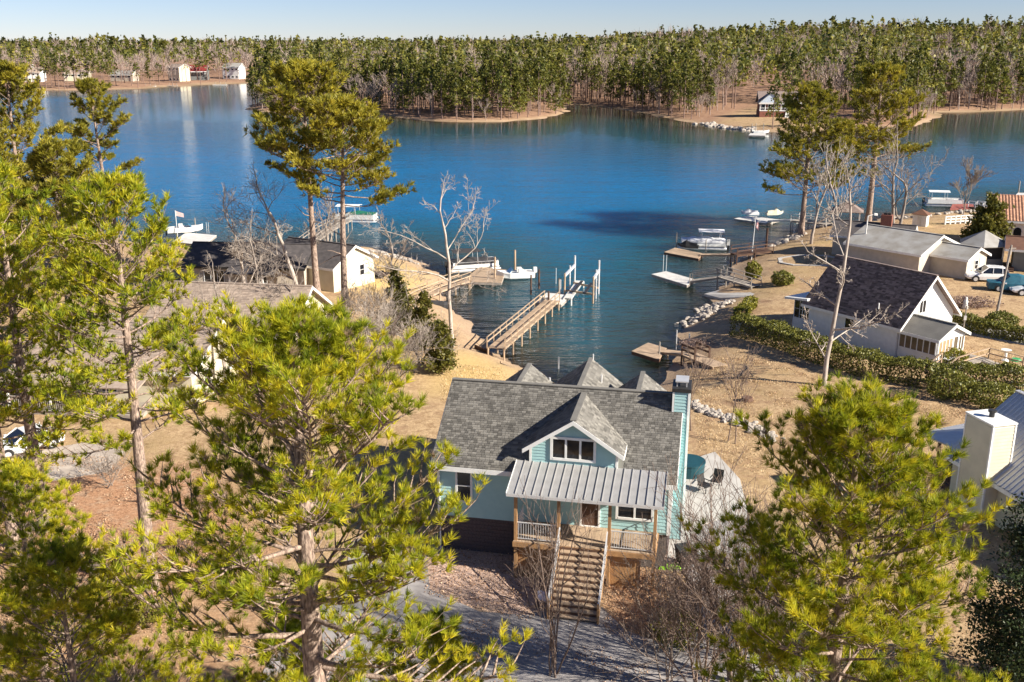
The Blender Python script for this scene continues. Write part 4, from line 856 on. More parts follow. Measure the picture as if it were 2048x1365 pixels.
for i in range(NR - 1):
    z = FL - rh * (i + 1); y = -PD - 0.08 - run * i
    MB().box(SX0 + 0.07, y - run - 0.02, z - 0.045, SX1 - 0.07, y, z).out('stair_tread', DECKW, H1)
    MB().box(SX0 + 0.08, y - 0.03, z + 0.002, SX1 - 0.08, y - 0.008, z + rh - 0.047).out('stair_riser', DARKW, H1)
yE = -PD - 0.08 - run * (NR - 1)
for x in (SX0, SX1):
    MB().hexa([(x - 0.03, -PD - 0.08, FL - 0.36), (x + 0.03, -PD - 0.08, FL - 0.36), (x + 0.03, yE - 0.1, -0.1), (x - 0.03, yE - 0.1, -0.1), (x - 0.03, -PD - 0.08, FL - 0.02), (x + 0.03, -PD - 0.08, FL - 0.02), (x + 0.03, yE - 0.1, 0.2), (x - 0.03, yE - 0.1, 0.2)]).out('stair_stringer', TIMBER, H1)
    MB().box(x - 0.05, yE - 0.05, -0.1, x + 0.05, yE + 0.05, 1.05).out('newel_post', TIMBER, H1)
    a, b_ = Vector((x, -PD + 0.0, FL)), Vector((x, yE, 0.1))
    MB().beam(a + Z_*0.93, b_ + Z_*0.93, 0.055, 0.055).out('stair_rail', ALUM, H1); MB().beam(a + Z_*0.2, b_ + Z_*0.2, 0.04, 0.04).out('stair_bottom_rail', ALUM, H1)
    bl = MB(); bl.box(-0.011, -0.011, 0.2, 0.011, 0.011, 0.93); bme = bl.mesh('baluster', ALUM)
    for i in range(26): c = link('baluster', bme, H1); c.location = a + (b_ - a) * (i + 0.5) / 26
sk = MB(); sk.box(0, -0.02, -0.2, 0.128, 0.0, FL - 0.32); skm = sk.mesh('skirt_board', TIMBER)
x = PX0 + 0.2
while x < PX1 - 0.75:
    if not (SX0 - 0.1 < x < SX1): c = link('skirt_board', skm, H1); c.location = (x, -PD + 0.22, 0)
    x += 0.136
door(H1, (7.35, -0.036, FL), X_, -Y_, 0.92, 2.08, DARKW)
window(H1, (9.15, -0.036, FL + 0.62), X_, -Y_, 1.75, 1.35, 2, 1, 0.12)
window(H1, (0.95, -0.036, FL + 0.75), X_, -Y_, 0.78, 1.75, 1, 2, 0.11)
window(H1, (LW + 0.036, 1.4, FL + 0.8), Y_, X_, 0.9, 1.4, 1, 2, 0.11)
# chimney chase on the right gable
cx0, cx1, cy0, cy1, cz = LW - 0.16, LW + 0.62, 3.3, 4.7, 8.45
ch = MB().box(cx0, cy0, FL - 2.1, cx1, cy1, cz).out('chimney', TEAL, H1)
siding(ch, (cx0, cy0, 0), X_, -Y_, lambda z: (0.07, cx1 - cx0 - 0.07), 0.1, cz - 0.16, TEAL, 0.17); siding(ch, (cx1, cy0, 0), Y_, X_, lambda z: (0.07, cy1 - cy0 - 0.07), 0.1, cz - 0.16, TEAL, 0.17)
siding(ch, (cx0, cy1, 0), -Y_, -X_, lambda z: (0.07, cy1 - cy0 - 0.07), 7.2, cz - 0.16, TEAL, 0.17)
for x, y in ((cx0, cy0), (cx1, cy0), (cx1, cy1)): MB().box(x - 0.05, y - 0.05, -0.1, x + 0.05, y + 0.05, cz - 0.15).out('corner_trim', WHITE, ch)
MB().box(cx0 - 0.09, cy0 - 0.09, cz - 0.14, cx1 + 0.09, cy1 + 0.09, cz + 0.05).out('chimney_cap', BLACKM, ch)
cc = MB()
for x in (cx0 + 0.15, cx1 - 0.15):
    for y in (cy0 + 0.3, cy1 - 0.3): cc.box(x - 0.03, y - 0.03, cz + 0.05, x + 0.03, y + 0.03, cz + 0.30)
cc.box(cx0 + 0.06, cy0 + 0.2, cz + 0.30, cx1 - 0.06, cy1 - 0.2, cz + 0.36); cc.out('chimney_cowl', GALV, ch)
# lakeside cross gables behind the main ridge
for i, (xc, hw, ylen, zt) in enumerate([(2.9, 1.55, 9.6, 7.0), (6.3, 2.5, 11.4, 7.0), (9.55, 1.5, 9.4, 7.0)]):
    ri = hw * 0.78; zw = zt - ri; ys = DW - 0.4
    wg = MB(); wg.add([(xc - hw, ys, 1.6), (xc + hw, ys, 1.6), (xc + hw, ylen, 1.6), (xc - hw, ylen, 1.6), (xc - hw, ys, zw), (xc + hw, ys, zw), (xc + hw, ylen, zw), (xc - hw, ylen, zw), (xc, ys, zt), (xc, ylen, zt)],
        [(3, 2, 1, 0), (1, 2, 6, 5), (3, 0, 4, 7), (2, 3, 7, 9, 6), (5, 6, 9, 8), (7, 4, 8, 9), (0, 1, 5, 8, 4)]); wgo = wg.out('rear_wing', TEAL, H1)
    MB().box(xc - hw + 0.05, ys, -0.5, xc + hw - 0.05, ylen - 0.05, 1.6).out('foundation', BLOCK, wgo)
    for sgn in (-1, 1):
        q = [(xc + sgn * (hw + 0.35), yb_, zt + 0.15 - 0.78 * (hw + 0.35)) if e else (xc, yb_, zt + 0.15) for yb_, e in ((DW/2 + (zr - zt) / sl, 0), (ylen + 0.3, 0), (ylen + 0.3, 1), (ys - 0.2, 1))]
        s_ = MB().slab(q, 0.12).out('wing_roof', SHINGLE, wgo); shingle_courses(s_, q[3], q[2], q[1], q[0], SHINGLE, 12, 0.3, 40 + i * 2 + sgn)
    MB().beam((xc, DW/2 + (zr - zt) / sl + 0.1, zt + 0.18), (xc, ylen + 0.3, zt + 0.18), 0.26, 0.05).out('ridge_cap', SHINGLE, wgo)
MB().tube((7.2, 9.4, 5.9), (7.2, 9.4, 6.9), 0.05).out('vent_pipe', ALUM, H1); MB().tube((4.1, 9.8, 5.2), (4.1, 9.8, 6.4), 0.06).out('vent_pipe', ALUM, H1)
for i in range(11):
    MB().hexa([(4.3 - 0.0 + i * 0.0, 9.0 + i * 0.2, 5.3), (4.3, 9.09 + i * 0.2, 5.3), (2.6 + i * 0.06, 9.09 + i * 0.2, 4.9), (2.6 + i * 0.06, 9.0 + i * 0.2, 4.9), (4.3, 9.0 + i * 0.2, 5.4), (4.3, 9.09 + i * 0.2, 5.4), (2.6 + i * 0.06, 9.09 + i * 0.2, 5.0), (2.6 + i * 0.06, 9.0 + i * 0.2, 5.0)]).out('pergola_slat', BLACKM, H1)
for y in (9.0, 11.1):
    MB().box(2.7, y - 0.06, -0.6, 2.82, y + 0.06, 4.95).out('pergola_post', BLACKM, H1)
MB().tube((0.06, -0.4, ze - 0.1), (0.06, -0.1, FL + 2.3), 0.04).out('downspout', WHITE, H1); MB().tube((0.06, -0.1, FL + 2.3), (0.06, -0.1, 0.0), 0.04).out('downspout', WHITE, H1)
def hl(x, y, z=0.0):                      # a local point of the mint house in the world
    c, s = math.cos(HR), math.sin(HR); return Vector((-3.75 + c*x - s*y, 47.0 + s*x + c*y, 2.2 + z))

# ---------------------------------------------------------------- paving
def sheet(name, pts, z, m, th=0.03, world=False):
    P = [p if world else XY(*p, z) for p in pts]; return MB().prism(P, z - 0.3, z + th).out(name, m, kind='structure')
sheet('asphalt_drive', [(595, 1232), (690, 1175), (700, 1085), (760, 1065), (850, 1080), (860, 1180), (960, 1225), (1060, 1232), (1110, 1212), (1205, 1215), (1250, 1262), (1330, 1290), (1372, 1200), (1374, 1090), (1390, 1060),
   (1450, 1035), (1540, 1050), (1560, 1150), (1600, 1280), (1700, 1420), (480, 1420)], 2.2, ASPH)
sheet('concrete_pad', [(1340, 1040), (1352, 930), (1430, 905), (1480, 960), (1500, 1041), (1452, 1034), (1394, 1056), (1372, 1094), (1371, 1138), (1330, 1140)], 2.2, CONC, 0.045)
sheet('left_driveway', [(-100, 900), (60, 905), (200, 880), (250, 905), (215, 945), (90, 965), (0, 990), (-100, 1000)], 2.2, GRAVEL, 0.02)
sheet('right_driveway', [(1880, 658), (1930, 668), (2120, 705), (2120, 680), (1960, 652), (1885, 645)], 2.2, ASPH)
tag(MB().prism([XY(573, 1278, 2.2), XY(648, 1294, 2.2), XY(646, 1304, 2.2), XY(571, 1287, 2.2)], 2.234, 2.240).out('painted_line', WHITE2), 'white painted bar across the asphalt beside nearest pine', 'road marking')
b = MB(); rp = [G(1408, 592, 0.05), G(1446, 582, 0.25), G(1535, 584, 1.25), G(1530, 597, 1.25), G(1440, 600, 0.2)]
b.add([(p.x, p.y, p.z + 0.22) for p in rp] + [(p.x, p.y, p.z - 0.5) for p in rp], [(4, 3, 2, 1, 0), (0, 1, 6, 5), (1, 2, 7, 6), (2, 3, 8, 7), (3, 4, 9, 8), (4, 0, 5, 9)]); b.out('boat_ramp', CONC, kind='structure')

# ---------------------------------------------------------------- neighbouring houses
def house(label, O, rz, L_, Wd, he, rise, wm, rm, name='house', wins=(), base=0.0, oe=0.4, og=0.35, fascia=WHITE, doors=(), z=None, off=0.002):
    """gabled house; local x along the ridge, y away from its front wall"""
    t = thing(name, label, 'house', (O[0], O[1], z if z is not None else gz(O[0], O[1])), rz); gable_body(t, L_, Wd, he, rise, wm, z0=-0.6)
    gable_roof(t, L_, Wd, he, rise, rm, oe=oe, og=og, fascia=fascia)
    def place(w, f):
        side, a, zb, ww, hh = w[:5]
        o, u, n = {'f': ((a, -off, zb), X_, -Y_), 'r': ((L_ + off, a, zb), Y_, X_), 'l': ((-0.002, a, zb), -Y_, -X_), 'b': ((a, Wd + 0.002, zb), -X_, Y_)}[side]; f(t, o, u, n, ww, hh, *w[5:])
    for w in wins: place(w, window)
    for d in doors: place(d, door)
    return t
# white house with steep dark roof
WH = R(-55.5); H2 = house('white house with steep dark brown shingle roof beside the long hedge', (26.9, 87.6), WH, 9.2, 7.8, 2.9, 3.55, WHITE, SHINGLE_D, wins=[('r', 2.6, 3.4, 0.9, 1.1, 2), ('f', 4.0, 1.3, 0.9, 1.0, 1)], z=2.2, oe=0.45, og=0.55, off=0.038)
s = RISE; 
shingle_courses(H2, (-0.55, -0.45, 2.9 + 3.55 + 0.162 - 0.91 * 4.35), (9.75, -0.45, 2.9 + 3.55 + 0.162 - 0.91 * 4.35), (9.75, 3.9, 6.612), (-0.55, 3.9, 6.612), SHINGLE_D, 40, 0.4, 51)
siding(H2, (0, 0, 0), X_, -Y_, lambda z: (0.05, 9.15), 0.1, 2.6, WHITE, 0.22)
g2 = lambda z: (0.05, 7.75) if z < 2.9 else ((z - 2.9) / 3.55 * 3.9 + 0.05, 7.75 - (z - 2.9) / 3.55 * 3.9)
siding(H2, (9.2, 0, 0), Y_, X_, g2, 0.1, 6.2, WHITE, 0.22)
MB().tube((6.8, 0.5, 3.6), (6.8, 0.5, 4.1), 0.06).out('vent_pipe', WHITE, H2)
# sunroom on the near gable
sx, sy0, sw, sl2, she, sri = 9.25, 0.15, 3.7, 3.6, 2.45, 0.85
srw = MB().add([(sx, sy0, -0.4), (sx + sl2, sy0, -0.4), (sx + sl2, sy0 + sw, -0.4), (sx, sy0 + sw, -0.4), (sx, sy0, she), (sx + sl2, sy0, she), (sx + sl2, sy0 + sw, she), (sx, sy0 + sw, she), (sx, sy0 + sw/2, she + sri), (sx + sl2, sy0 + sw/2, she + sri)],
   [(3,2,1,0),(0,1,5,4),(2,3,7,6),(0,4,8,7,3),(1,2,6,9,5),(4,5,9,8),(6,7,8,9)]).out('sunroom', WHITE, H2)
rs, _, _ = gable_roof(srw, sl2, sw, she, sri, SHINGLE_L, x0=sx, y0=sy0, oe=0.35, og=0.3); rs.name = 'sunroom_roof'; rs.data.materials[0] = SHINGLE
siding(srw, (sx, sy0, 0), X_, -Y_, lambda z: (0.03, sl2 - 0.03), -0.05, 0.95, WHITE, 0.2)
TINT = mat('sunroom_screen', (0.10, 0.075, 0.05), 0.25, (0.16, 0.12, 0.08), 1.5)
window(srw, (sx + 0.12, sy0 - 0.03, 1.0), X_, -Y_, sl2 - 0.24, 1.25, 6, 1, 0.1, glass=TINT)
window(srw, (sx + sl2 + 0.005, sy0 + 0.1, 1.0), Y_, X_, 1.9, 1.25, 4, 1, 0.1, glass=mat('sunroom_blind', (0.45, 0.30, 0.17), 0.5)); door(srw, (sx + sl2 + 0.005, sy0 + 2.12, 0.45), Y_, X_, 0.62, 1.85, TINT); window(srw, (sx + sl2 + 0.005, sy0 + 2.85, 1.0), Y_, X_, 0.75, 1.25, 2, 1, 0.1, glass=TINT)
# screened porch at the lake end
spb = MB().box(-2.0, 0.3, -0.5, -0.01, 3.6, 0.95).out('screened_porch', WHITE, H2)
for a, c in ((-1.95, 0.3), (-1.0, 0.3), (-0.08, 0.3), (-1.95, 3.5)): MB().box(a, c, 0.95, a + 0.08, c + 0.08, 2.75).out('porch_post', WHITE, spb)
window(spb, (-1.9, 0.34, 1.0), X_, -Y_, 1.85, 1.7, 3, 2, 0.06); window(spb, (-1.96, 3.4, 1.0), -Y_, -X_, 3.0, 1.7, 4, 2, 0.06)
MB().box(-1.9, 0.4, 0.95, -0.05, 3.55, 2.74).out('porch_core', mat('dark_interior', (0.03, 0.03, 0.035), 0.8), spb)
MB().slab([(-2.6, -0.35, 2.85), (0.0, -0.35, 3.15), (0.0, 4.0, 3.15), (-2.6, 4.0, 2.85)], 0.2).out('porch_roof', WHITE, spb)
# steps and ramp of the sunroom
MB().box(sx + sl2 + 0.05, 0.6, 0.25, sx + sl2 + 1.7, 4.9, 0.38).out('landing', GREYW, H2)
for i in range(4): MB().box(sx + sl2 + 0.3, 0.6 - 0.32 * (i + 1), 0.25 - 0.13 * i - 0.12, sx + sl2 + 1.6, 0.6 - 0.32 * i, 0.3 - 0.1 * i).out('stair_tread', GREYW, H2)
for p, q in (((sx + sl2 + 0.25, 0.5), (sx + sl2 + 0.25, -0.8)), ((sx + sl2 + 1.7, 0.5), (sx + sl2 + 1.7, 4.9)), ((sx + sl2 + 1.7, 4.9), (sx + sl2 + 4.6, 4.9)), ((sx + sl2 + 1.65, 0.5), (sx + sl2 + 1.65, -0.8))):
    dz = -0.5 if q[1] < 0 else 0; MB().beam((*p, 1.3), (*q, 1.3 + dz), 0.12, 0.05).out('handrail', DECKW, H2); MB().beam((*p, 0.85), (*q, 0.85 + dz), 0.05, 0.1).out('handrail', DECKW, H2)
    for e, d_ in ((p, 0), (q, dz)): MB().box(e[0] - 0.05, e[1] - 0.05, -0.4, e[0] + 0.05, e[1] + 0.05, 1.28 + d_).out('handrail_post', DECKW, H2)
MB().hexa([(sx + sl2 + 1.7, 3.9, -0.3), (sx + sl2 + 4.7, 3.9, -0.3), (sx + sl2 + 4.7, 4.9, -0.3), (sx + sl2 + 1.7, 4.9, -0.3), (sx + sl2 + 1.7, 3.9, 0.36), (sx + sl2 + 4.7, 3.9, 0.05), (sx + sl2 + 4.7, 4.9, 0.05), (sx + sl2 + 1.7, 4.9, 0.36)]).out('ramp', GREYW, H2)

# pale grey roofed house behind it, with brick chimney
p = G(1688, 560, 2.2); H3 = house('beige cottage with pale grey low roof behind the white house', (p.x + 3.0, p.y + 8.5), R(-50), 9.0, 8.4, 2.6, 1.5, BEIGE, SHINGLE_L, wins=[('r', 5.2, 1.0, 0.9, 1.1, 1, 2)], z=2.2, oe=0.5, og=0.4)
gable_body(H3, 4.2, 4.6, 2.3, 0.9, BEIGE, x0=9.0, y0=2.6, z0=-0.4, name='side_wing'); gable_roof(H3, 4.2, 4.6, 2.3, 0.9, SHINGLE_L, x0=9.0, y0=2.6, oe=0.4, og=0.3, name='wing_roof'); window(H3, (13.202, 4.4, 0.9), Y_, X_, 0.8, 1.0, 1, 2); door(H3, (13.202, 5.6, 0.0), Y_, X_, 0.85, 1.95, WHITE2)
p = G(1675, 520, 2.2); H3b = house('long low dark roofed wing beside the brick chimney', (p.x + 0.5, p.y + 4), R(-28), 9.0, 5.0, 2.4, 1.3, BEIGE, SHINGLE_K, z=2.2)
ch3 = MB().box(5.2, 1.6, 1.5, 6.5, 2.5, 5.0).out('brick_chimney', BRICK, H3b); MB().box(5.45, 1.75, 5.0, 5.85, 2.2, 5.25).out('flue', BLACKM, ch3); MB().box(5.95, 1.75, 5.0, 6.3, 2.2, 5.25).out('flue', BLACKM, ch3)
blocks(ch3, (5.2, 1.6, 3.2), X_, -Y_, 1.3, 1.8, 0.43, 0.2, BRICK, 'brick'); 
# hexagonal screened gazebo room and its brown roofed wing
p = on(1962, 528); H4 = thing('gazebo_house', 'slate grey cottage with pointed gazebo roof beside the cedar', 'house', p, R(-24))
hexp = lambda r, z: [(r * math.cos(R(60 * i + 30)), r * math.sin(R(60 * i + 30)), z) for i in range(6)]
MB().prism([q[:2] for q in hexp(2.6, 0)], -0.4, 1.0).out('wall', GREYWALL, H4)
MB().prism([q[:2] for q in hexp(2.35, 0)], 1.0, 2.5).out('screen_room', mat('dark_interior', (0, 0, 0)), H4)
for q in hexp(2.5, 0): MB().box(q[0] - 0.09, q[1] - 0.09, 0.9, q[0] + 0.09, q[1] + 0.09, 2.55).out('corner_post', WHITE2, H4)
for i in range(6):
    a, c = hexp(3.05, 2.5)[i], hexp(3.05, 2.5)[(i + 1) % 6]; MB().slab([a, c, (0, 0, 4.05)], 0.1).out('roof_facet', SHINGLE_L, H4)
gable_body(H4, 6.5, 4.2, 2.6, 0.9, GREYWALL, x0=3.2, y0=-2.6, z0=-0.4, name='wing_wall'); gable_roof(H4, 6.5, 4.2, 2.6, 0.9, mat('brown_roof', (0.17, 0.085, 0.055), 0.9, (0.13, 0.065, 0.045), 2), x0=3.2, y0=-2.6, oe=0.5, og=1.0, name='wing_roof'); window(H4, (4.6, -2.604, 0.9), X_, -Y_, 0.75, 1.25, 1, 2, 0.12)
MB().box(2.6, -2.5, 0, 2.75, -2.35, 2.6).out('porch_post', WHITE, H4); MB().box(9.9, -2.9, -0.2, 10.1, -2.7, 2.6).out('porch_post', WHITE, H4)
for i in range(3): MB().box(2.2, -3.0 - 0.35 * i, -0.2, 3.4, -2.65 - 0.35 * i, 0.45 - 0.15 * i).out('stair_tread', DARKW, H4)
# white stucco house with red tile roof
p = on(2000, 482); H5 = house('white stucco house with red clay tile roof and arched windows', (61.0, 125.2), R(-20), 14, 9, 3.9, 2.4, STUCCO, TILE, z=2.2, oe=0.35)
for a in (0.6, 2.2, 3.8):
    arch = [(a + 0.45 + 0.45 * math.cos(R(t)), 2.6 + 0.45 * math.sin(R(t))) for t in range(0, 181, 20)] + [(a, 0.9), (a + 0.9, 0.9)]
    MB().add([(x, -0.03, z) for x, z in arch] + [(x, 0.02, z) for x, z in arch], [tuple(range(len(arch)))] + [(i, (i + 1) % len(arch), len(arch) + (i + 1) % len(arch), len(arch) + i) for i in range(len(arch))]).out('arched_window', GLASS, H5)
tl = MB(); zt, zb_ = 3.9 + 2.4 + 0.17, 3.9 + 2.4 + 0.17 - 2.4 / 4.5 * 4.85
for i in range(18):
    for j in range(40):
        f0, f1 = i / 18, (i + 1.1) / 18; y0_, y1_ = -0.35 + 4.85 * f0, -0.35 + 4.85 * min(f1, 1); z0_, z1_ = zb_ + (zt - zb_) * f0, zb_ + (zt - zb_) * min(f1, 1); x0_ = -0.35 + j * 0.3675
        tl.add([(x0_, y0_, z0_ + 0.03), (x0_ + 0.18, y0_, z0_ + 0.13), (x0_ + 0.36, y0_, z0_ + 0.03), (x0_, y1_, z1_ + 0.01), (x0_ + 0.18, y1_, z1_ + 0.08), (x0_ + 0.36, y1_, z1_ + 0.01)], [(0, 1, 4, 3), (1, 2, 5, 4), (0, 2, 1)])
tl.out('clay_tile_field', TILE, H5, kind='stuff')
# cream house with ribbed metal roof at the right edge
CR = R(-75.7); H6 = thing('house', 'cream house with ribbed metal roof and tall chimney at right edge', 'house', (25.5, 53.4, 2.2), CR)
cl_, cwd, che, cri = 12.0, 8.0, 2.7, 3.1; gable_body(H6, cl_, cwd, che, cri, CREAM, z0=-0.4); cr_, cze, czr = gable_roof(H6, cl_, cwd, che, cri, GALV, oe=0.45, og=0.35)
siding(H6, (0, 0, 0), X_, -Y_, lambda z: (0.04, cl_ - 0.04), 0.0, che - 0.1, CREAM, 0.2)
rb = MB(); npn = 40; pwd = (cl_ + 0.7) / npn; e0, e1 = (-0.48, cze + 0.012), (cwd/2, czr + 0.012)
prof = [(0, 0), (pwd * 0.55, 0), (pwd * 0.65, 0.055), (pwd * 0.9, 0.055), (pwd * 1.0, 0)]
rb.add([(x, e0[0], e0[1] + h) for x, h in prof] + [(x, e1[0], e1[1] + h) for x, h in prof], [(i, i + 1, i + 6, i + 5) for i in range(4)]); rme = rb.mesh('ribbed_panel', GALV)
for i in range(npn): q = link('ribbed_panel', rme, cr_); q.location = (-0.35 + i * pwd, 0, 0)
c6 = MB().box(1.6, -0.85, -0.4, 3.7, 0.55, 5.75).out('chimney', CREAM, H6); siding(c6, (1.6, -0.85, 0), X_, -Y_, lambda z: (0.05, 2.05), 0.0, 5.65, CREAM, 0.2); siding(c6, (3.7, -0.85, 0), Y_, X_, lambda z: (0.05, 1.35), 0.0, 5.65, CREAM, 0.2)
for x, y in ((1.6, -0.85), (3.7, -0.85), (3.7, 0.55)): MB().box(x - 0.05, y - 0.05, -0.3, x + 0.05, y + 0.05, 5.7).out('corner_trim', WHITE, c6)
MB().box(1.53, -0.92, 5.75, 3.77, 0.62, 5.83).out('chimney_cap', WHITE, c6); MB().tube((2.6, -0.1, 5.83), (2.6, -0.1, 6.15), 0.14).out('flue', BLACKM, c6); MB().tube((2.6, -0.1, 6.11), (2.6, -0.1, 6.23), 0.22).out('flue_cap', BLACKM, c6)
MB().slab([(-3.6, 0.2, 2.45), (-0.1, 0.2, 2.85), (-0.1, 5.0, 3.6), (-3.6, 5.0, 2.9)], 0.1).out('porch_roof', GALV, H6)
for x, y in ((-3.4, 0.4), (-1.8, 0.4), (-0.4, 0.4), (-3.4, 4.6)): MB().box(x - 0.07, y - 0.07, -0.3, x + 0.07, y + 0.07, 2.4 + (x + 3.6) * 0.1).out('porch_post', DARKW, H6)
MB().box(-3.6, 0.2, -0.2, -0.01, 5.0, 0.35).out('porch_deck', DARKW, H6); railing(H6, (-3.4, 0.35, 0.35), (-0.3, 0.35, 0.35), 0.95, DARKW, 14, 0.08, 0.05)
# tan roofed house behind the left pines: two parallel gables and a front wing
p = G(376, 742, 4.6)
H7 = house('cream house with tan shingle roof behind the left pines', (p.x - 12.2, p.y + 0.4), R(-8), 13.0, 9.6, 2.9, 2.3, CREAM, SHINGLE_T, wins=[('f', 2.0, 1.0, 1.2, 1.2, 2), ('f', 6.0, 1.0, 1.2, 1.2, 2), ('r', 2.0, 1.0, 1.0, 1.2, 1, 2), ('r', 6.2, 1.0, 1.0, 1.2, 1, 2)], z=2.2, oe=0.5, og=0.5)
gable_body(H7, 12.0, 9.5, 3.2, 2.6, CREAM, x0=5.0, y0=9.0, z0=-0.4, name='rear_wing'); r7, e7, q7 = gable_roof(H7, 12.0, 9.5, 3.2, 2.6, SHINGLE_T, x0=5.0, y0=9.0, oe=0.5, og=0.5, name='rear_roof')
shingle_courses(H7, (-0.5, -0.5, 2.9 + 2.3 + 0.162 - 2.3/4.8 * 5.3), (13.5, -0.5, 2.9 + 2.3 + 0.162 - 2.3/4.8 * 5.3), (13.5, 4.8, 5.362), (-0.5, 4.8, 5.362), SHINGLE_T, 30, 0.42, 61)
shingle_courses(H7, (4.5, 8.5, e7), (17.5, 8.5, e7), (17.5, 13.75, q7), (4.5, 13.75, q7), SHINGLE_T, 30, 0.42, 62)
for x in (0.2, 3.4, 6.6, 9.8): MB().box(x, -2.5, -0.3, x + 0.15, -2.35, 2.4).out('porch_post', WHITE, H7)
MB().slab([(-0.3, -2.9, 2.35), (10.4, -2.9, 2.35), (10.4, -0.3, 2.95), (-0.3, -0.3, 2.95)], 0.12).out('porch_roof', SHINGLE_T, H7); MB().box(0, -2.7, -0.3, 10.2, -0.02, 0.3).out('porch_deck', GREYW, H7); railing(H7, (0.3, -2.45, 0.3), (9.8, -2.45, 0.3), 0.9, GREYW, 60, 0.08, 0.04)
# black roofed house on the left point
p = on(668, 586); BR = R(-30)
H8 = house('cream house with black roof on the left point', (p.x - 7.6, p.y + 4.4), BR, 8.8, 7.0, 2.7, 1.7, CREAM, SHINGLE_K, wins=[('r', 1.3, 1.0, 0.8, 1.2, 1, 2), ('r', 4.4, 1.0, 0.8, 1.2, 1, 2), ('f', 3.0, 0.9, 1.2, 1.2, 2)], z=gz(p.x, p.y))
p = on(430, 585); H8b = house('low black roofed house with wide window left of the leafless tree', (p.x - 3.6, p.y + 1.6), R(-6), 13.0, 7.5, 2.6, 1.6, BEIGE, SHINGLE_K, wins=[('f', 2.2, 0.8, 2.2, 1.3, 3), ('f', 7.5, 0.8, 1.6, 1.3, 2)], z=gz(p.x, p.y), fascia=BLACKM)
for x in (5.6, 7.4, 9.2): MB().box(x, -1.8, -0.2, x + 0.12, -1.68, 2.3).out('porch_post', WHITE, H8b)
MB().slab([(5.2, -2.1, 2.25), (10.5, -2.1, 2.25), (10.5, -0.3, 2.62), (5.2, -0.3, 2.62)], 0.1).out('porch_roof', SHINGLE_K, H8b)
# white gambrel shed
p = on(95, 735); H9 = thing('gambrel_shed', 'white barn shed with curved metal roof among left pines', 'shed', p, R(-38)); gp = [(0, 0), (0, 2.3), (0.35, 3.0), (1.0, 3.5), (1.8, 3.7), (2.6, 3.5), (3.25, 3.0), (3.6, 2.3), (3.6, 0)]
MB().add([(x, 0, z - (0.3 if z == 0 else 0)) for x, z in gp] + [(x, 5.0, z - (0.3 if z == 0 else 0)) for x, z in gp], [tuple(range(8, -1, -1)), tuple(range(9, 18)), (0, 1, 10, 9), (7, 8, 17, 16), (0, 9, 17, 8)]).out('wall', WHITE, H9)
for i in range(1, 7): a, c = gp[i], gp[i + 1]; MB().slab([(a[0], -0.2, a[1] + 0.06), (c[0], -0.2, c[1] + 0.06), (c[0], 5.2, c[1] + 0.06), (a[0], 5.2, a[1] + 0.06)], 0.05).out('roof_sheet', WHITE2, H9)
for y in (1.2, 3.0): window(H9, (3.605, y, 1.0), Y_, X_, 0.6, 0.95, 1, 1, 0.1)
window(H9, (1.2, -0.005, 0.9), X_, -Y_, 0.6, 0.95, 1, 1, 0.1)
# little white pump shed with brown hip roof
p = on(1840, 452); H10 = thing('pump_shed', 'tiny white shed with brown hipped roof on the right lawn', 'shed', p, R(-35)); MB().box(-0.95, -0.75, -0.3, 0.95, 0.75, 1.75).out('wall', WHITE, H10)
for i in range(4):
    cns = [(-1.2, -1.0, 1.72), (1.2, -1.0, 1.72), (1.2, 1.0, 1.72), (-1.2, 1.0, 1.72)]; MB().slab([cns[i], cns[(i + 1) % 4], (0, 0, 2.45)], 0.06).out('roof_facet', mat('brown_roof', (0, 0, 0)), H10)
door(H10, (-0.35, -0.752, 0.05), X_, -Y_, 0.7, 1.5, WHITE2)
# lake houses across the water
def lh(label, px, py, L_, Wd, he, rise, rz, wm, rm, n, dist=None, zb=None, up=False):
    p = on(px, py, 12); z = p.z; wins = [('f', L_ * (i + 0.25) / n, he - 2.0, L_ / n * 0.5, 1.5, 1, 1, 0.25) for i in range(n)] + ([('f', L_ * (i + 0.25) / n, 0.6, L_ / n * 0.5, 1.6, 1, 1, 0.25) for i in range(n)] if up else [])
    t = house(label, (p.x - L_/2, p.y), rz, L_, Wd, he, rise, wm, rm, 'lake_house', wins, z=z, oe=0.7, og=0.6); return t
f1 = lh('white house with tan roof and tall porch on far left shore', 55, 164, 17, 10, 6.0, 3.0, R(3), WHITE, SHINGLE_T, 6, up=True); MB().box(10, 4, 6, 11.4, 5.4, 11).out('chimney', WHITE, f1)
lh('cream cottage half hidden by pines on far left shore', 152, 163, 16, 9, 5.0, 3.0, R(8), CREAM, SHINGLE_T, 4)
lh('low beige house with grey roof by the far rocky bank', 245, 163, 16, 9, 4.4, 2.6, R(-10), BEIGE, SHINGLE_L, 4)
lh('tall cream house with stacked windows on far shore', 352, 163, 10, 11, 9.5, 2.0, R(-25), CREAM, SHINGLE_T, 3, up=True)
f5 = lh('dark fronted house with red metal roof across the lake', 392, 161, 15, 9, 6.4, 3.8, R(5), GREYWALL, REDR, 4)
MB().box(-0.6, -2.6, 5.6, 15.4, -0.9, 6.1).out('porch_roof', WHITE, f5)
lh('white house with grey roof at right end of far shore', 464, 158, 13, 10, 8.0, 3.0, R(-15), WHITE, SHINGLE_L, 4, up=True)
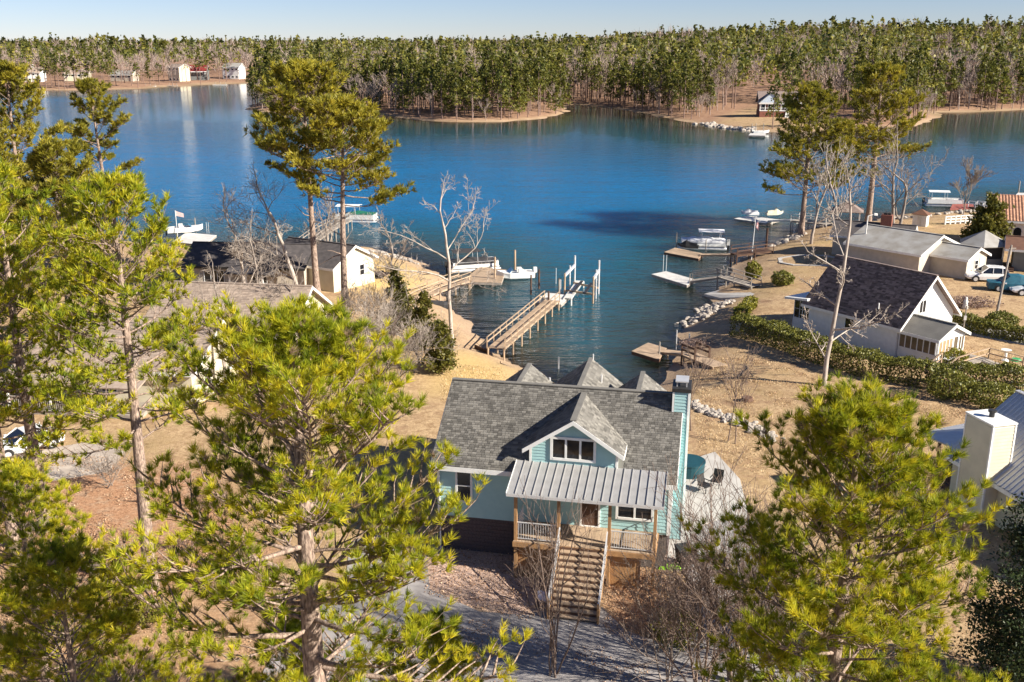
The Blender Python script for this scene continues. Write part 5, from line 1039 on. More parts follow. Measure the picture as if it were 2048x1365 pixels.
# pale blue house among pines across the cove
p = G(1556, 231, 2.6); p.z = gz(p.x, p.y); BH = thing('lake_house', 'pale blue lake house with front gable and white porch across the cove', 'house', p, R(-6))
MB().box(-6.5, 0, -0.8, 8.5, 9, 2.1).out('foundation', BRICK, BH); MB().box(-6.3, 1.6, 2.1, 8.3, 9, 5.1).out('wall', BRICK, BH)
gable_roof(BH, 15, 9.5, 5.0, 3.6, SHINGLE_D, x0=-6.5, y0=0.2, oe=0.6, og=0.5)
gf = MB(); gf.add([(-6.6, -0.3, 5.0), (1.0, -0.3, 5.0), (-2.8, -0.3, 8.2), (-6.6, 4, 5.0), (1.0, 4, 5.0), (-2.8, 4, 8.2)], [(0, 1, 2), (3, 5, 4), (0, 3, 4, 1)]); gf.out('front_gable', BLUEW, BH)
MB().slab([(-7.1, -0.6, 4.85), (-2.8, -0.6, 8.47), (-2.8, 5, 8.47), (-7.1, 5, 4.85)], 0.15).out('gable_roof', SHINGLE_L, BH); MB().slab([(1.5, -0.6, 4.85), (-2.8, -0.6, 8.47), (-2.8, 5, 8.47), (1.5, 5, 4.85)], 0.15).out('gable_roof', SHINGLE_L, BH)
for x in (-6.4, -4.6, -2.7, -0.8, 0.9, 2.9, 5.0, 7.2): MB().box(x - 0.14, 0.05, 2.1, x + 0.14, 0.33, 5.0).out('porch_post', WHITE, BH)
MB().box(-6.6, -0.1, 2.0, 8.6, 0.4, 2.3).out('deck_edge', WHITE, BH); MB().box(-6.4, 0.12, 3.0, 8.4, 0.24, 3.14).out('porch_rail', WHITE, BH); MB().box(-6.6, -0.28, 4.75, 8.6, 0.3, 5.05).out('porch_beam', WHITE, BH)
for i in range(6): window(BH, (-5.8 + i * 2.3, 1.595, 2.6), X_, -Y_, 1.4, 1.9, 1, 1, 0.2)
for i in range(7): MB().box(2.6 - i * 0.1, -0.4 - 0.4 * i, -0.3, 4.8 + i * 0.1, 0.0 - 0.4 * i, 2.0 - 0.28 * i).out('stair_tread', WHITE, BH)
# ---------------------------------------------------------------- docks
def wout(b, name, m, t, **k):               # part built in world coordinates under thing t
    o = b.out(name, m, t, **k); o.location = -Vector(t.location); return o
def walkway(t, pts, w, m, rails=True, rm=None, piles=2.4, plank=0.15, pm=None, rail_h=1.0, sides=(-1, 1), deep=2.0):
    pts = [Vector(p) for p in pts]; rm = rm or m; pm = pm or m; pl = MB()
    for a, b in zip(pts[:-1], pts[1:]):
        d = b - a; L_ = d.length; u = d.normalized(); lat = Vector((-u.y, u.x, 0)).normalized(); n = int(L_ / plank)
        for i in range(n):
            c = a + d * (i + 0.5) / n; pl.beam(c - lat * w/2, c + lat * w/2, L_ / n * 0.92, 0.04)
        for s in (-1, 1): wout(MB().beam(a + lat * s * (w/2 - 0.08) - Z_*0.12, b + lat * s * (w/2 - 0.08) - Z_*0.12, 0.06, 0.18), 'stringer', m, t)
        if rails:
            for s in sides:
                o_ = lat * s * (w/2 + 0.03)
                for h in (rail_h, rail_h * 0.55): wout(MB().beam(a + o_ + Z_*h, b + o_ + Z_*h, 0.11 if h == rail_h else 0.05, 0.05 if h == rail_h else 0.12), 'handrail', rm, t)
                k = max(1, int(L_ / 1.9))
                for i in range(k + 1): c = a + d * i / k + o_ * 1.04; wout(MB().beam(c - Z_*0.15, c + Z_*(rail_h - 0.02), 0.09, 0.09), 'rail_post', rm, t)
        if piles:
            k = max(1, int(L_ / piles))
            for i in range(k + 1):
                for s in (-1, 1):
                    c = a + d * i / k + lat * s * (w/2 - 0.02); zb = gz(c.x, c.y) - 0.6
                    if zb < c.z - 0.3: wout(MB().tube((c.x, c.y, max(zb, -deep)), (c.x, c.y, c.z - 0.03), 0.08, n=7), 'piling', pm, t)
    wout(pl, 'walkway_decking', m, t, kind='stuff')
def platform(t, cs, z, m, side=None, plank=0.16, th=0.32, name='float'):
    P = [Vector((G(*c, z) if not isinstance(c, Vector) else c)) for c in cs]; z_ = z
    a, b, c, d = P; n = max(3, int((d - a).length / plank)); pl = MB()
    for i in range(n):
        f = (i + 0.5) / n; pl.beam(a + (d - a) * f, b + (c - b) * f, (d - a).length / n * 0.94, 0.04)
    wout(pl, 'platform_decking', m, t, kind='stuff')
    wout(MB().prism([(p.x, p.y) for p in P], z_ - th, z_ - 0.03), 'platform_float', side or m, t); return P
def pile(t, px, py, h, m=GREYW, r=0.11, z=0.0, name='piling'):
    p = G(px, py, z); wout(MB().tube((p.x, p.y, -1.6), (p.x, p.y, h), r, r * 0.9, 9), name, m, t); return p
def dock(label, px, py, z=0.0):
    p = G(px, py, z); p.z = 0; return thing('boat_dock', label, 'dock', p)
# centre dock with boat lift
t = dock('wooden gangway dock with empty boat lift in the middle of the cove', 1050, 655)
A, B = G(992, 697, 1.35), G(1104, 601, 1.05); walkway(t, [A, B], 1.55, DECKW, True, DECKW, 2.6)
u = (B - A); u.z = 0; u.normalize(); v = Vector((-u.y, u.x, 0)); c0 = Vector((B.x, B.y, 0.62)) + u * 0.1
platform(t, [c0 - v*1.0 , c0 - v*1.0 + u*4.6, c0 + v*1.9 + u*4.6, c0 + v*1.9], 0.62, PLASTIC, GREYW)
for px, py in ((1118, 596), (1078, 578), (1097, 625), (1062, 590)): pile(t, px, py, 2.3, DARKW if px < 1100 else GREYW)
pile(t, 1112, 568, 1.9, ALUM, 0.04); pile(t, 1121, 587, 1.6, ALUM, 0.06)
wout(MB().box(*(Vector((B.x, B.y, 0.62)) + u*0.4 + v*0.9 - Vector((0.5, 0.3, 0))), *(Vector((B.x, B.y, 1.3)) + u*0.4 + v*0.9 + Vector((0.5, 0.3, 0)))), 'dock_box', WHITE2, t)
bl = thing('boat_lift', 'empty boat lift with four posts and white top beams at the dock end', 'boat lift', (c0.x + u.x*6, c0.y + u.y*6, 0))
L4 = [c0 + u*4.9 - v*0.9, c0 + u*8.6 - v*0.9, c0 + u*4.4 - v*4.2, c0 + u*8.0 - v*4.4]
L4 = [G(1129, 600), G(1149, 577), G(1186, 607), G(1197, 588)]
for i, q in enumerate(L4): wout(MB().tube((q.x, q.y, -1.8), (q.x, q.y, 3.0 if i % 2 == 0 else 3.9), 0.10, n=9), 'lift_post', ALUM if i % 2 else DECKW, bl)
for a, b in ((0, 1), (2, 3)):
    m_ = (L4[a] + L4[b]) / 2; wout(MB().beam((L4[a].x, L4[a].y, 2.75), (L4[b].x, L4[b].y, 2.75), 0.22, 0.26), 'top_beam', ALUM, bl)
    wout(MB().tube((m_.x, m_.y, -1.8), (m_.x, m_.y, 3.3), 0.08), 'lift_post', ALUM, bl)
for f in (0.15, 0.85):
    q0, q1 = L4[0] + (L4[1] - L4[0]) * f, L4[2] + (L4[3] - L4[2]) * f; wout(MB().beam((q0.x, q0.y, 0.85), (q1.x, q1.y, 0.85), 0.16, 0.2), 'cradle_beam', DECKW, bl)
for f in (0.3, 0.7):
    q0, q1 = L4[0] + (L4[2] - L4[0]) * f, L4[1] + (L4[3] - L4[1]) * f; wout(MB().beam((q0.x, q0.y, 1.02), (q1.x, q1.y, 1.02), 0.3, 0.12), 'bunk_board', BLACKM, bl)
cw = [G(1135, 597, 0.8), G(1160, 562, 0.8)]; walkway(bl, cw, 0.9, PLASTIC, False, None, 3)
for i, (px, py) in enumerate([(1117, 738), (1186, 732), (1378, 690)]):
    p = G(px, py); tag(MB().tube((p.x, p.y, -1.5), (p.x, p.y, 1.1), 0.06).out('mooring_post', ALUM), ['thin white post in the shallows left behind the mint house', 'thin white post in the shallows right behind the mint house', 'thin post at the brushy bank above the tan dock'][i], 'post')
# left curved dock
t = dock('curved wooden dock with handrails on the left point', 930, 565)
walkway(t, [G(820, 606, 1.3), G(868, 582, 1.2), G(930, 560, 0.9)], 1.5, DECKW, True, DECKW, 3.2)
platform(t, [(925, 564), (1003, 566), (1012, 540), (958, 534)], 0.55, DECKW, GREYW)
for px, py, h in ((1030, 548, 3.0), (990, 567, 3.2), (938, 575, 1.2)): pile(t, px, py, h, DECKW, 0.13)
# far left dock with pier for the green pontoon
t = dock('high wooden pier leading to the green pontoon boat', 660, 462)
walkway(t, [G(600, 500, 1.6), G(650, 462, 2.2), G(692, 440, 1.5)], 1.8, GREYW, True, GREYW, 2.6, 0.2)
t = dock('white floating dock with ladder behind left pines', 395, 478)
platform(t, [(345, 484), (408, 491), (433, 471), (372, 466)], 0.6, PLASTIC, GREYW); pile(t, 392, 465, 2.2, GREYW, 0.08)
for px in (414, 418): pile(t, px, 466, 1.6, ALUM, 0.03)
t = dock('distant white railed dock at the left edge of the lake', 180, 408); platform(t, [(140, 412), (212, 410), (208, 402), (146, 403)], 0.6, PLASTIC, GREYW)
for f in range(7): pile(t, 146 + f * 10, 409 - (f % 2) * 5, 1.7, WHITE, 0.06)
a, b = G(146, 408, 1.6), G(207, 406, 1.6); wout(MB().beam(a, b, 0.12, 0.1), 'handrail', WHITE, t)
# tan dock on the right
t = dock('weathered tan dock with short ramp below the long hedge', 1300, 705)
platform(t, [(1263, 703), (1318, 720), (1333, 697), (1296, 686)], 0.5, DECKW, DARKW); a, b, c = G(1326, 702, 0.55), G(1378, 708, 1.2), G(1440, 735, 1.35); c.z = gz(c.x, c.y) + 0.12
walkway(t, [a, b], 1.2, DECKW, False, None, 3); walkway(t, [b, c], 1.5, DECKW, False, None, 0, 0.3)
for s in (-1, 1):
    d_ = (c - b).normalized(); lat = Vector((-d_.y, d_.x, 0)).normalized() * 0.75 * s
    for h in (0.95, 0.5): wout(MB().beam(b + lat + Z_*h, b + lat + d_ * 2.0 + Z_*h, 0.06, 0.18), 'handrail', DARKW, t)
    for k in (0, 2.0): e = b + lat + d_ * k; wout(MB().box(e.x - 0.07, e.y - 0.07, -0.8, e.x + 0.07, e.y + 0.07, e.z + 1.0), 'rail_post', DARKW, t)
pile(t, 1318, 720, 1.7, GREYW, 0.08); pile(t, 1352, 702, 2.0, ALUM, 0.05)
# white floating dock with grey gangway
t = dock('white floating dock with grey railed gangway on the right', 1345, 558)
platform(t, [(1303, 549), (1374, 571), (1392, 560), (1332, 543)], 0.55, PLASTIC, GREYW)
walkway(t, [G(1382, 562, 0.75), G(1444, 553, 1.6)], 1.3, GREYW, True, GREYW, 0); walkway(t, [G(1444, 553, 1.6), G(1512, 573, 1.5)], 1.4, GREYW, True, GREYW, 2.6)
for px in (1326, 1332): pile(t, px, 545, 2.2, ALUM, 0.04)
# brown dock with covered pontoon
t = dock('brown floating dock beside the white covered pontoon boat', 1365, 508)
platform(t, [(1328, 505), (1397, 518), (1408, 508), (1350, 496)], 0.5, DECKW, DARKW); walkway(t, [G(1402, 509, 0.7), G(1468, 509, 1.1)], 1.0, DECKW, False, None, 3); walkway(t, [G(1468, 509, 1.3), G(1540, 500, 1.6)], 1.6, DARKW, True, DARKW, 2.2)
pile(t, 1352, 498, 2.3, GREYW, 0.1); pile(t, 1411, 505, 1.8, GREYW, 0.08)
p = G(1532, 500, 0.6); tag(MB().tube((p.x, p.y, -0.6), (p.x, p.y, 3.6), 0.15).out('mooring_post', DARKW), 'thick brown post at the shore right of the flagpole', 'post')
# dock with watercraft and shelter on the right point
t = dock('far right dock with white floats and lakeside walkway', 1560, 440)
platform(t, [(1468, 438), (1532, 447), (1560, 440), (1495, 432)], 0.5, PLASTIC, GREYW); walkway(t, [G(1540, 441, 0.8), G(1590, 440, 1.5)], 1.1, PLASTIC, False, None, 4); walkway(t, [G(1590, 440, 1.6), G(1660, 448, 1.8)], 2.0, GREYW, True, WHITE2, 3)
p = G(1692, 452, 1.2); sh = thing('dock_shelter', 'small open lakeside shelter with dark pyramid roof on right point', 'shelter', p, R(-20))
for x in (-1.8, 1.8):
    for y in (-1.6, 1.6): MB().box(x - 0.08, y - 0.08, -1.5, x + 0.08, y + 0.08, 2.4).out('post', WHITE, sh)
for i in range(4):
    cns = [(-2.3, -2.1, 2.35), (2.3, -2.1, 2.35), (2.3, 2.1, 2.35), (-2.3, 2.1, 2.35)]; MB().slab([cns[i], cns[(i + 1) % 4], (0, 0, 3.7)], 0.08).out('roof_facet', SHINGLE_D, sh)
MB().box(-1.9, -1.7, -0.2, 1.9, 1.7, 0.0).out('floor', GREYW, sh); railing(sh, (-1.8, -1.6, 0), (1.8, -1.6, 0), 0.8, WHITE, 12, 0.08, 0.05)
t = dock('red decked dock beside the canopied white pontoon', 1925, 415); platform(t, [(1900, 420), (1950, 418), (1945, 408), (1905, 409)], 0.7, mat('faded_red_decking', (0.42, 0.13, 0.10), 0.8, (0.34, 0.10, 0.08), 2), DARKW); walkway(t, [G(1945, 414, 0.8), G(1990, 420, 1.5)], 1.4, DARKW, True, WHITE, 3)
t = dock('white dock just inside the right picture edge', 2044, 392); platform(t, [(2028, 394), (2080, 398), (2088, 388), (2036, 386)], 0.6, PLASTIC, GREYW); pile(t, 2036, 390, 2.6, GREYW, 0.14)
t = dock('tiny white dock below the pale blue house', 1515, 270); platform(t, [(1497, 271), (1530, 272), (1532, 267), (1501, 267)], 0.7, PLASTIC, GREYW)
for px in (1503, 1511, 1526): pile(t, px, 268, 3.2, GREYW, 0.12)
# small docks on the far left shore
for i, (px, w_) in enumerate([(15, 5), (215, 6), (300, 6), (345, 5), (440, 7)]):
    p = G(px, 181 - px * 0.02); q = thing('boat_dock', ['small grey dock at the far left picture edge', 'small dock under far pines right of the white house', 'small dock by the far rocky bank', 'small dock below the tall cream house', 'long low dock below the white far house'][i], 'dock', p)
    MB().box(-w_/2 * 1.3, -1.4, 0.35, w_/2 * 1.3, 1.4, 0.7).out('decking', GREYW if i % 2 else PLASTIC, q)
    for x in (-w_/2, 0, w_/2): MB().tube((x, 1.2, -1), (x, 1.2, 2.2), 0.14).out('piling', GREYW, q)

# ---------------------------------------------------------------- boats
def pontoon(label, loc, rz, cover=None, canopy=None, L_=6.4, Wd=2.5, hull=ALUM, side=WHITE, interior=None):
    t = thing('pontoon_boat', label, 'boat', loc, rz)
    for y in (-Wd/2 + 0.4, Wd/2 - 0.4):
        rings = [[(x, y + r * math.cos(a), 0.15 + r * math.sin(a)) for a in np.linspace(0, 2*math.pi, 11)[:-1]] for x, r in ((-L_/2, 0.26), (-L_/2 + 0.2, 0.32), (L_/2 - 0.9, 0.32), (L_/2 - 0.3, 0.2), (L_/2, 0.05))]
        MB().loft(rings).out('pontoon', hull, t, True)
    MB().box(-L_/2 + 0.1, -Wd/2, 0.47, L_/2 - 0.3, Wd/2, 0.57).out('deck', PLASTIC, t)
    for p, q in (((-L_/2 + 0.3, -Wd/2 + 0.03), (L_/2 - 0.45, -Wd/2 + 0.03)), ((-L_/2 + 0.3, Wd/2 - 0.03), (L_/2 - 0.45, Wd/2 - 0.03)), ((L_/2 - 0.45, -Wd/2 + 0.03), (L_/2 - 0.45, Wd/2 - 0.03)), ((-L_/2 + 0.3, -Wd/2 + 0.03), (-L_/2 + 0.3, Wd/2 - 0.03))):
        MB().beam((*p, 0.88), (*q, 0.88), 0.04, 0.6).out('side_panel', side, t); MB().beam((*p, 1.22), (*q, 1.22), 0.06, 0.05).out('rail', ALUM, t)
    if cover:
        n = 9; rings = []
        for i in range(n):
            x = -L_/2 + 0.2 + (L_ - 0.6) * i / (n - 1); h = 1.28 + 0.28 * math.sin(math.pi * min(1, i / (n - 1) * 1.0)) + 0.08 * math.sin(i * 2.3); w = Wd/2 + 0.04 if 0 < i < n - 1 else Wd/2 - 0.05
            rings.append([(x, -w, 0.95), (x, -w, 1.2), (x, -w * 0.5, h - 0.05), (x, 0, h + 0.05), (x, w * 0.5, h - 0.05), (x, w, 1.2), (x, w, 0.95)])
        MB().loft(rings).out('canvas_cover', cover, t)
    else:
        for x, y in ((-L_/2 + 0.8, 0.7), (-L_/2 + 0.8, -0.7), (L_/2 - 1.2, 0.75), (L_/2 - 1.2, -0.75)): MB().box(x - 0.5, y - 0.35, 0.57, x + 0.5, y + 0.35, 1.02).out('bench_seat', interior or WHITE2, t)
        MB().box(0.1, -0.9, 0.57, 0.7, -0.2, 1.4).out('helm_console', WHITE2, t)
    if canopy:
        for x in (-L_/2 + 0.9, 0.2):
            for y in (-Wd/2 + 0.08, Wd/2 - 0.08): MB().tube((x, y, 1.2), (x - 0.1, y, 2.55), 0.03).out('canopy_pole', ALUM, t)
        MB().slab([(-L_/2 + 0.4, -Wd/2, 2.5), (0.6, -Wd/2, 2.5), (0.6, 0, 2.68), (-L_/2 + 0.4, 0, 2.68)], 0.06).out('canopy', canopy, t); MB().slab([(-L_/2 + 0.4, 0.001, 2.68), (0.6, 0.001, 2.68), (0.6, Wd/2, 2.5), (-L_/2 + 0.4, Wd/2, 2.5)], 0.06).out('canopy', canopy, t)
    e = MB().box(-L_/2 - 0.45, -0.2, 0.5, -L_/2 - 0.05, 0.2, 1.25).out('outboard_motor', WHITE2 if cover is WCOVER else BLACKM, t); MB().box(-L_/2 - 0.33, -0.07, -0.4, -L_/2 - 0.17, 0.07, 0.5).out('motor_leg', BLACKM, e); return t
def runabout(label, loc, rz, L_=5.2, Wd=2.0, m=WHITE, shield=True):
    t = thing('motor_boat', label, 'boat', loc, rz); st = [(-L_/2, 0.92, 0.0), (-L_/4, 1.0, 0), (L_/6, 0.95, 0.03), (L_/3, 0.66, 0.12), (L_/2 - 0.25, 0.25, 0.26), (L_/2, 0.04, 0.38)]
    def ring(x, k, dz, inset=0, zt=0.62): w = Wd/2 * k - inset; return [(x, -w, zt + dz), (x, -w * 0.85, 0.05 + dz), (x, -w * 0.3, -0.22 + dz * 1.5), (x, w * 0.3, -0.22 + dz * 1.5), (x, w * 0.85, 0.05 + dz), (x, w, zt + dz)]
    MB().loft([ring(*s) for s in st]).out('hull', m, t, False)
    MB().loft([[(x, -Wd/2*k - 0.02, 0.60 + dz), (x, -Wd/2*k - 0.02, 0.70 + dz), (x, Wd/2*k + 0.02, 0.70 + dz), (x, Wd/2*k + 0.02, 0.60 + dz)] for x, k, dz in st[2:]]).out('foredeck', m, t)
    for s in (-1, 1): MB().loft([[(x, s*(Wd/2*k), 0.60 + dz), (x, s*(Wd/2*k), 0.72 + dz), (x, s*(Wd/2*k - 0.16), 0.72 + dz), (x, s*(Wd/2*k - 0.16), 0.60 + dz)] for x, k, dz in st[:3]]).out('gunwale', m, t)
    MB().box(-L_/2 + 0.1, -Wd/2 + 0.2, 0.62, L_/6, Wd/2 - 0.2, 0.66).out('cockpit_floor', WHITE2, t)
    if shield:
        MB().slab([(L_/6 + 0.1, -0.75, 0.72), (L_/6 + 0.1, 0.75, 0.72), (L_/6 - 0.35, 0.62, 1.2), (L_/6 - 0.35, -0.62, 1.2)], 0.04).out('windshield', mat('blue_tint_screen', (0.10, 0.26, 0.40), 0.1, spec=0.7), t)
        for y in (-0.5, 0.5): MB().box(-0.9, y - 0.25, 0.66, -0.3, y + 0.25, 1.15).out('seat', WHITE2, t)
    e = MB().box(-L_/2 - 0.4, -0.2, 0.55, -L_/2, 0.2, 1.2).out('outboard_motor', WHITE2, t); MB().box(-L_/2 - 0.3, -0.07, -0.4, -L_/2 - 0.1, 0.07, 0.55).out('motor_leg', BLACKM, e); return t
def at0(px, py, z=0.1): p = G(px, py, 0); p.z = z; return p
pontoon('white covered pontoon boat moored beside the brown dock', at0(1404, 498), R(172), WCOVER, WCOVER, 6.6)
pontoon('pontoon boat with green covers and white canopy at the pier', at0(714, 444), R(-8), None, WHITE, 7.0, 2.6, ALUM, WHITE2, GREENC)
q = [c for c in bpy.data.objects if c.name.startswith('pontoon_boat')][-1]; MB().loft([[(x, -1.2, 1.1), (x, -1.2, 1.35), (x, 0, h), (x, 1.2, 1.35), (x, 1.2, 1.1)] for x, h in ((-0.9, 1.5), (0.3, 1.75), (1.6, 1.5), (2.9, 1.35))]).out('canvas_cover', GREENC, q)
pontoon('pontoon boat under black canvas behind the left dock', at0(948, 541), R(18), COVER, COVER, 6.6)
pontoon('white pontoon boat with raised canopy near the red dock', at0(1888, 413), R(-12), None, WHITE, 6.5)
runabout('white motor boat with blue windshield at the left dock end', at0(1030, 558, 0.15), R(192), 4.6)
runabout('white motor boat on the white floating dock at left', at0(372, 474, 0.75), R(20), 5.0)
runabout('small white boat at the tiny dock below the blue house', at0(1522, 268, 0.2), R(0), 5.0, shield=False)
def jetski(label, loc, rz, m=WCOVER):
    t = thing('jet_ski', label, 'watercraft', loc, rz); MB().loft([[(x, -w, 0.05 + dz), (x, -w * 0.9, 0.4 + dz), (x, w * 0.9, 0.4 + dz), (x, w, 0.05 + dz)] for x, w, dz in ((-1.4, 0.45, 0), (0.2, 0.55, 0), (1.0, 0.38, 0.1), (1.5, 0.06, 0.3))]).out('hull', m, t)
    MB().loft([[(x, -w, 0.4), (x, -w * 0.6, h), (x, w * 0.6, h), (x, w, 0.4)] for x, w, h in ((-1.2, 0.25, 0.7), (-0.2, 0.25, 0.8), (0.3, 0.35, 1.05), (1.0, 0.2, 0.6))]).out('seat_cover', m, t); MB().tube((0.25, -0.4, 1.1), (0.25, 0.4, 1.1), 0.04).out('handlebar', BLACKM, t); return t
jetski('covered jet ski on the floats, left one', at0(1500, 437, 0.55), R(170)); jetski('cream covered jet ski on the floats beside the walkway', at0(1548, 437, 0.55), R(10), mat('cream_canvas', (0.62, 0.57, 0.44), 0.8))
jetski('black jet ski parked on the brown dock', at0(1376, 504, 0.55), R(160), BLACKM)
p = on(704 + 178, 606); t = runabout('overturned black dinghy on the left bank below the dock', (p.x, p.y, p.z + 0.5), R(-10), 2.6, 1.2, COVER, False); t.rotation_euler = (R(180), 0, R(-10))

# ---------------------------------------------------------------- cars
def car(label, loc, rz, suv=True, m=CARW, covered=None, name='parked_car'):
    t = thing(name, label, 'car', loc, rz); hw = 0.93; H = 1.65 if suv else 1.42; bz = 1.0 if suv else 0.88
    st = [(-2.3, 0.72, 0.45, 0.82), (-2.18, 0.86, 0.32, bz), (-1.2, hw, 0.26, bz + 0.02), (0.6, hw, 0.26, bz), (1.5, 0.90, 0.28, bz - 0.12), (2.1, 0.80, 0.34, bz - 0.28), (2.3, 0.62, 0.45, bz - 0.42)]
    MB().loft([[(x, -w * 0.94, z0), (x, -w, (z0 + z1) / 2), (x, -w * 0.95, z1 - 0.03), (x, -w * 0.75, z1 + 0.02), (x, w * 0.75, z1 + 0.02), (x, w * 0.95, z1 - 0.03), (x, w, (z0 + z1) / 2), (x, w * 0.94, z0)] for x, w, z0, z1 in st]).out('body', m, t)
    gp_ = [(-2.1 if suv else -1.75, 0.82, bz, bz + 0.04), (-1.75 if suv else -1.1, 0.74, bz, H - 0.08), (-0.9, 0.72, bz, H), (0.1, 0.72, bz, H - 0.02), (0.95, 0.80, bz - 0.02, bz + 0.03)]
    MB().loft([[(x, -hw * 0.93, z0 - 0.04), (x, -w, z1 - 0.02), (x, w, z1 - 0.02), (x, hw * 0.93, z0 - 0.04)] for x, w, z0, z1 in gp_]).out('window_glass', GLASS, t)
    MB().loft([[(x, -w - 0.01, z - 0.05), (x, -w + 0.06, z), (x, w - 0.06, z), (x, w + 0.01, z - 0.05)] for x, w, z in ((-1.8 if suv else -1.05, 0.74, H - 0.07), (-0.9, 0.73, H + 0.012), (0.12, 0.72, H - 0.01))]).out('roof_panel', m, t)
    for s in (-1, 1):
        for a, b in (((0.95, bz), (0.12, H - 0.03)), ((-0.35, bz), (-0.38, H - 0.01)), ((-1.35, bz), (-1.3, H - 0.04)), ((-2.08 if suv else -1.7, bz), (-1.75 if suv else -1.05, H - 0.08))):
            MB().beam((a[0], s * hw * 0.935, a[1]), (b[0], s * 0.745, b[1]), 0.05, 0.09).out('roof_pillar', m, t)
        MB().box(2.12, s*0.5 - 0.17, bz - 0.42, 2.27, s*0.5 + 0.17, bz - 0.27).out('headlight', ALUM, t); MB().box(-2.3, s*0.62 - 0.17, 0.78, -2.16, s*0.62 + 0.14, 0.92).out('tail_light', mat('red_lens', (0.35, 0.01, 0.01), 0.3), t)
        MB().box(0.72, s*0.97 - 0.09, bz + 0.02, 0.9, s*0.97 + 0.09, bz + 0.16).out('wing_mirror', m, t)
        for x in (-1.38, 1.4):
            w_ = MB().tube((x, s * 0.96 - s*0.24, 0.34), (x, s * 0.96, 0.34), 0.34, n=18).out('wheel', RUBBER, t); MB().tube((x, s * 0.955, 0.34), (x, s * 0.97, 0.34), 0.22, n=14).out('rim', GALV, w_)
            MB().add([(x + 0.42 * math.cos(R(a)), s * 0.94, 0.34 + 0.42 * math.sin(R(a))) for a in range(-10, 191, 20)] + [(x, s*0.94, 0.3)], [tuple(range(12))]).out('wheel_arch', BLACKM, t)
    if covered: MB().loft([[(x, -w, 0.25), (x, -w, 0.95), (x, -w * 0.7, h), (x, w * 0.7, h), (x, w, 0.95), (x, w, 0.25)] for x, w, h in ((-2.38, 0.8, 0.9), (-1.8, 1.0, 1.45), (-0.6, 1.02, 1.75), (0.4, 1.02, 1.7), (1.2, 1.0, 1.1), (2.36, 0.8, 0.85))]).out('car_cover', covered, t)
    return t
p = on(1972, 562); car('white crossover car parked beside the utility pole', p, R(172))
p = on(2022, 582); car('car hidden under a teal cover at the right edge', p, R(165), False, covered=TARP)
p = on(2066, 590); car('white car behind the covered car at the right edge', p, R(170), False)
p = on(52, 902); car('white sedan parked on the left driveway', (p.x, p.y, 2.22), R(200 + 25), False)

# ---------------------------------------------------------------- poles, flag, small things
p = on(1990, 640); ut = thing('utility_pole', 'leaning wooden utility pole beside the white crossover', 'pole', p); MB().tube((0, 0, -0.4), (0.55, 0, 7.2), 0.13, 0.09, 9).out('shaft', GREYW, ut); MB().beam((0.35, 0, 6.9), (1.0, 0, 6.9), 0.08, 0.1).out('arm', GREYW, ut); MB().tube((0.6, 0.2, 6.3), (0.6, 0.2, 6.8), 0.12).out('insulator', GALV, ut)
p = G(1747, 540, 2.2); lp = thing('lamp_pole', 'pale pole with bent lamp arm behind the white house ridge', 'lamp post', (p.x, p.y + 4, 2.2)); MB().tube((0, 0, -0.3), (0.15, 0, 5.6), 0.1, 0.08).out('shaft', WHITE2, lp); MB().tube((0.15, 0, 5.6), (0.95, 0, 5.85), 0.05).out('arm', WHITE2, lp); MB().loft([[(0.85, -0.1, 5.7), (0.85, 0.1, 5.7), (0.85, 0.1, 5.95), (0.85, -0.1, 5.95)], [(1.25, -0.14, 5.66), (1.25, 0.14, 5.66), (1.25, 0.1, 5.92), (1.25, -0.1, 5.92)]]).out('lamp_head', WHITE2, lp)
p = on(1925, 668); tp = thing('service_pole', 'thin grey pole standing right of the sunroom gable', 'pole', p); MB().tube((0, 0, -0.3), (0.05, 0, 2.6), 0.06).out('shaft', GREYW, tp); MB().box(-0.12, -0.15, 1.3, 0.12, -0.06, 1.7).out('meter_box', GALV, tp)
p = G(1503, 512, 1.0); fp = thing('flagpole', 'white flagpole with striped flag on the right shore', 'flagpole', (p.x, p.y, gz(p.x, p.y))); MB().tube((0, 0, -0.4), (0.2, 0, 5.6), 0.06, 0.035).out('pole', WHITE, fp); MB().tube((0.2, 0, 5.58), (0.2, 0, 5.72), 0.07).out('finial', ALUM, fp)
RED, BLU = mat('flag_red', (0.5, 0.03, 0.04), 0.8), mat('flag_blue', (0.03, 0.05, 0.22), 0.8); fl = MB(); n = 13
def fpnt(a, h): return (0.22 + 0.42 * a + 0.05 * math.sin(h * 3), 0.06 * math.sin(a * 9 + h * 2), 5.45 - h - 0.75 * a)
flag = MB().add([fpnt(0, 0), fpnt(0.55, 0), fpnt(0.55, 0.5), fpnt(0, 0.5)], [(0, 1, 2, 3)]).out('flag_canton', BLU, fp); flag.location = (0, -0.015, 0)
for i in range(n):
    h0, h1 = i / n * 0.95, (i + 1) / n * 0.95; vs_ = [fpnt(a, h) for h in (h0, h1) for a in np.linspace(0, 1, 6)]; MB().add(vs_, [(k, k + 1, k + 7, k + 6) for k in range(5)]).out('flag_stripe', RED if i % 2 == 0 else WHITE, fp)
p = G(355, 470, 0.6); f2 = thing('flagpole', 'short flagpole with pale flag on the left white dock', 'flagpole', p); MB().tube((0, 0, -0.3), (0, 0, 3.6), 0.04).out('pole', WHITE, f2); MB().slab([(0.03, 0, 3.5), (1.1, 0.2, 3.1), (1.1, 0.25, 2.5), (0.03, 0, 2.8)], 0.01).out('flag_cloth', mat('faded_flag', (0.62, 0.48, 0.45), 0.8, (0.5, 0.35, 0.35), 4), f2)
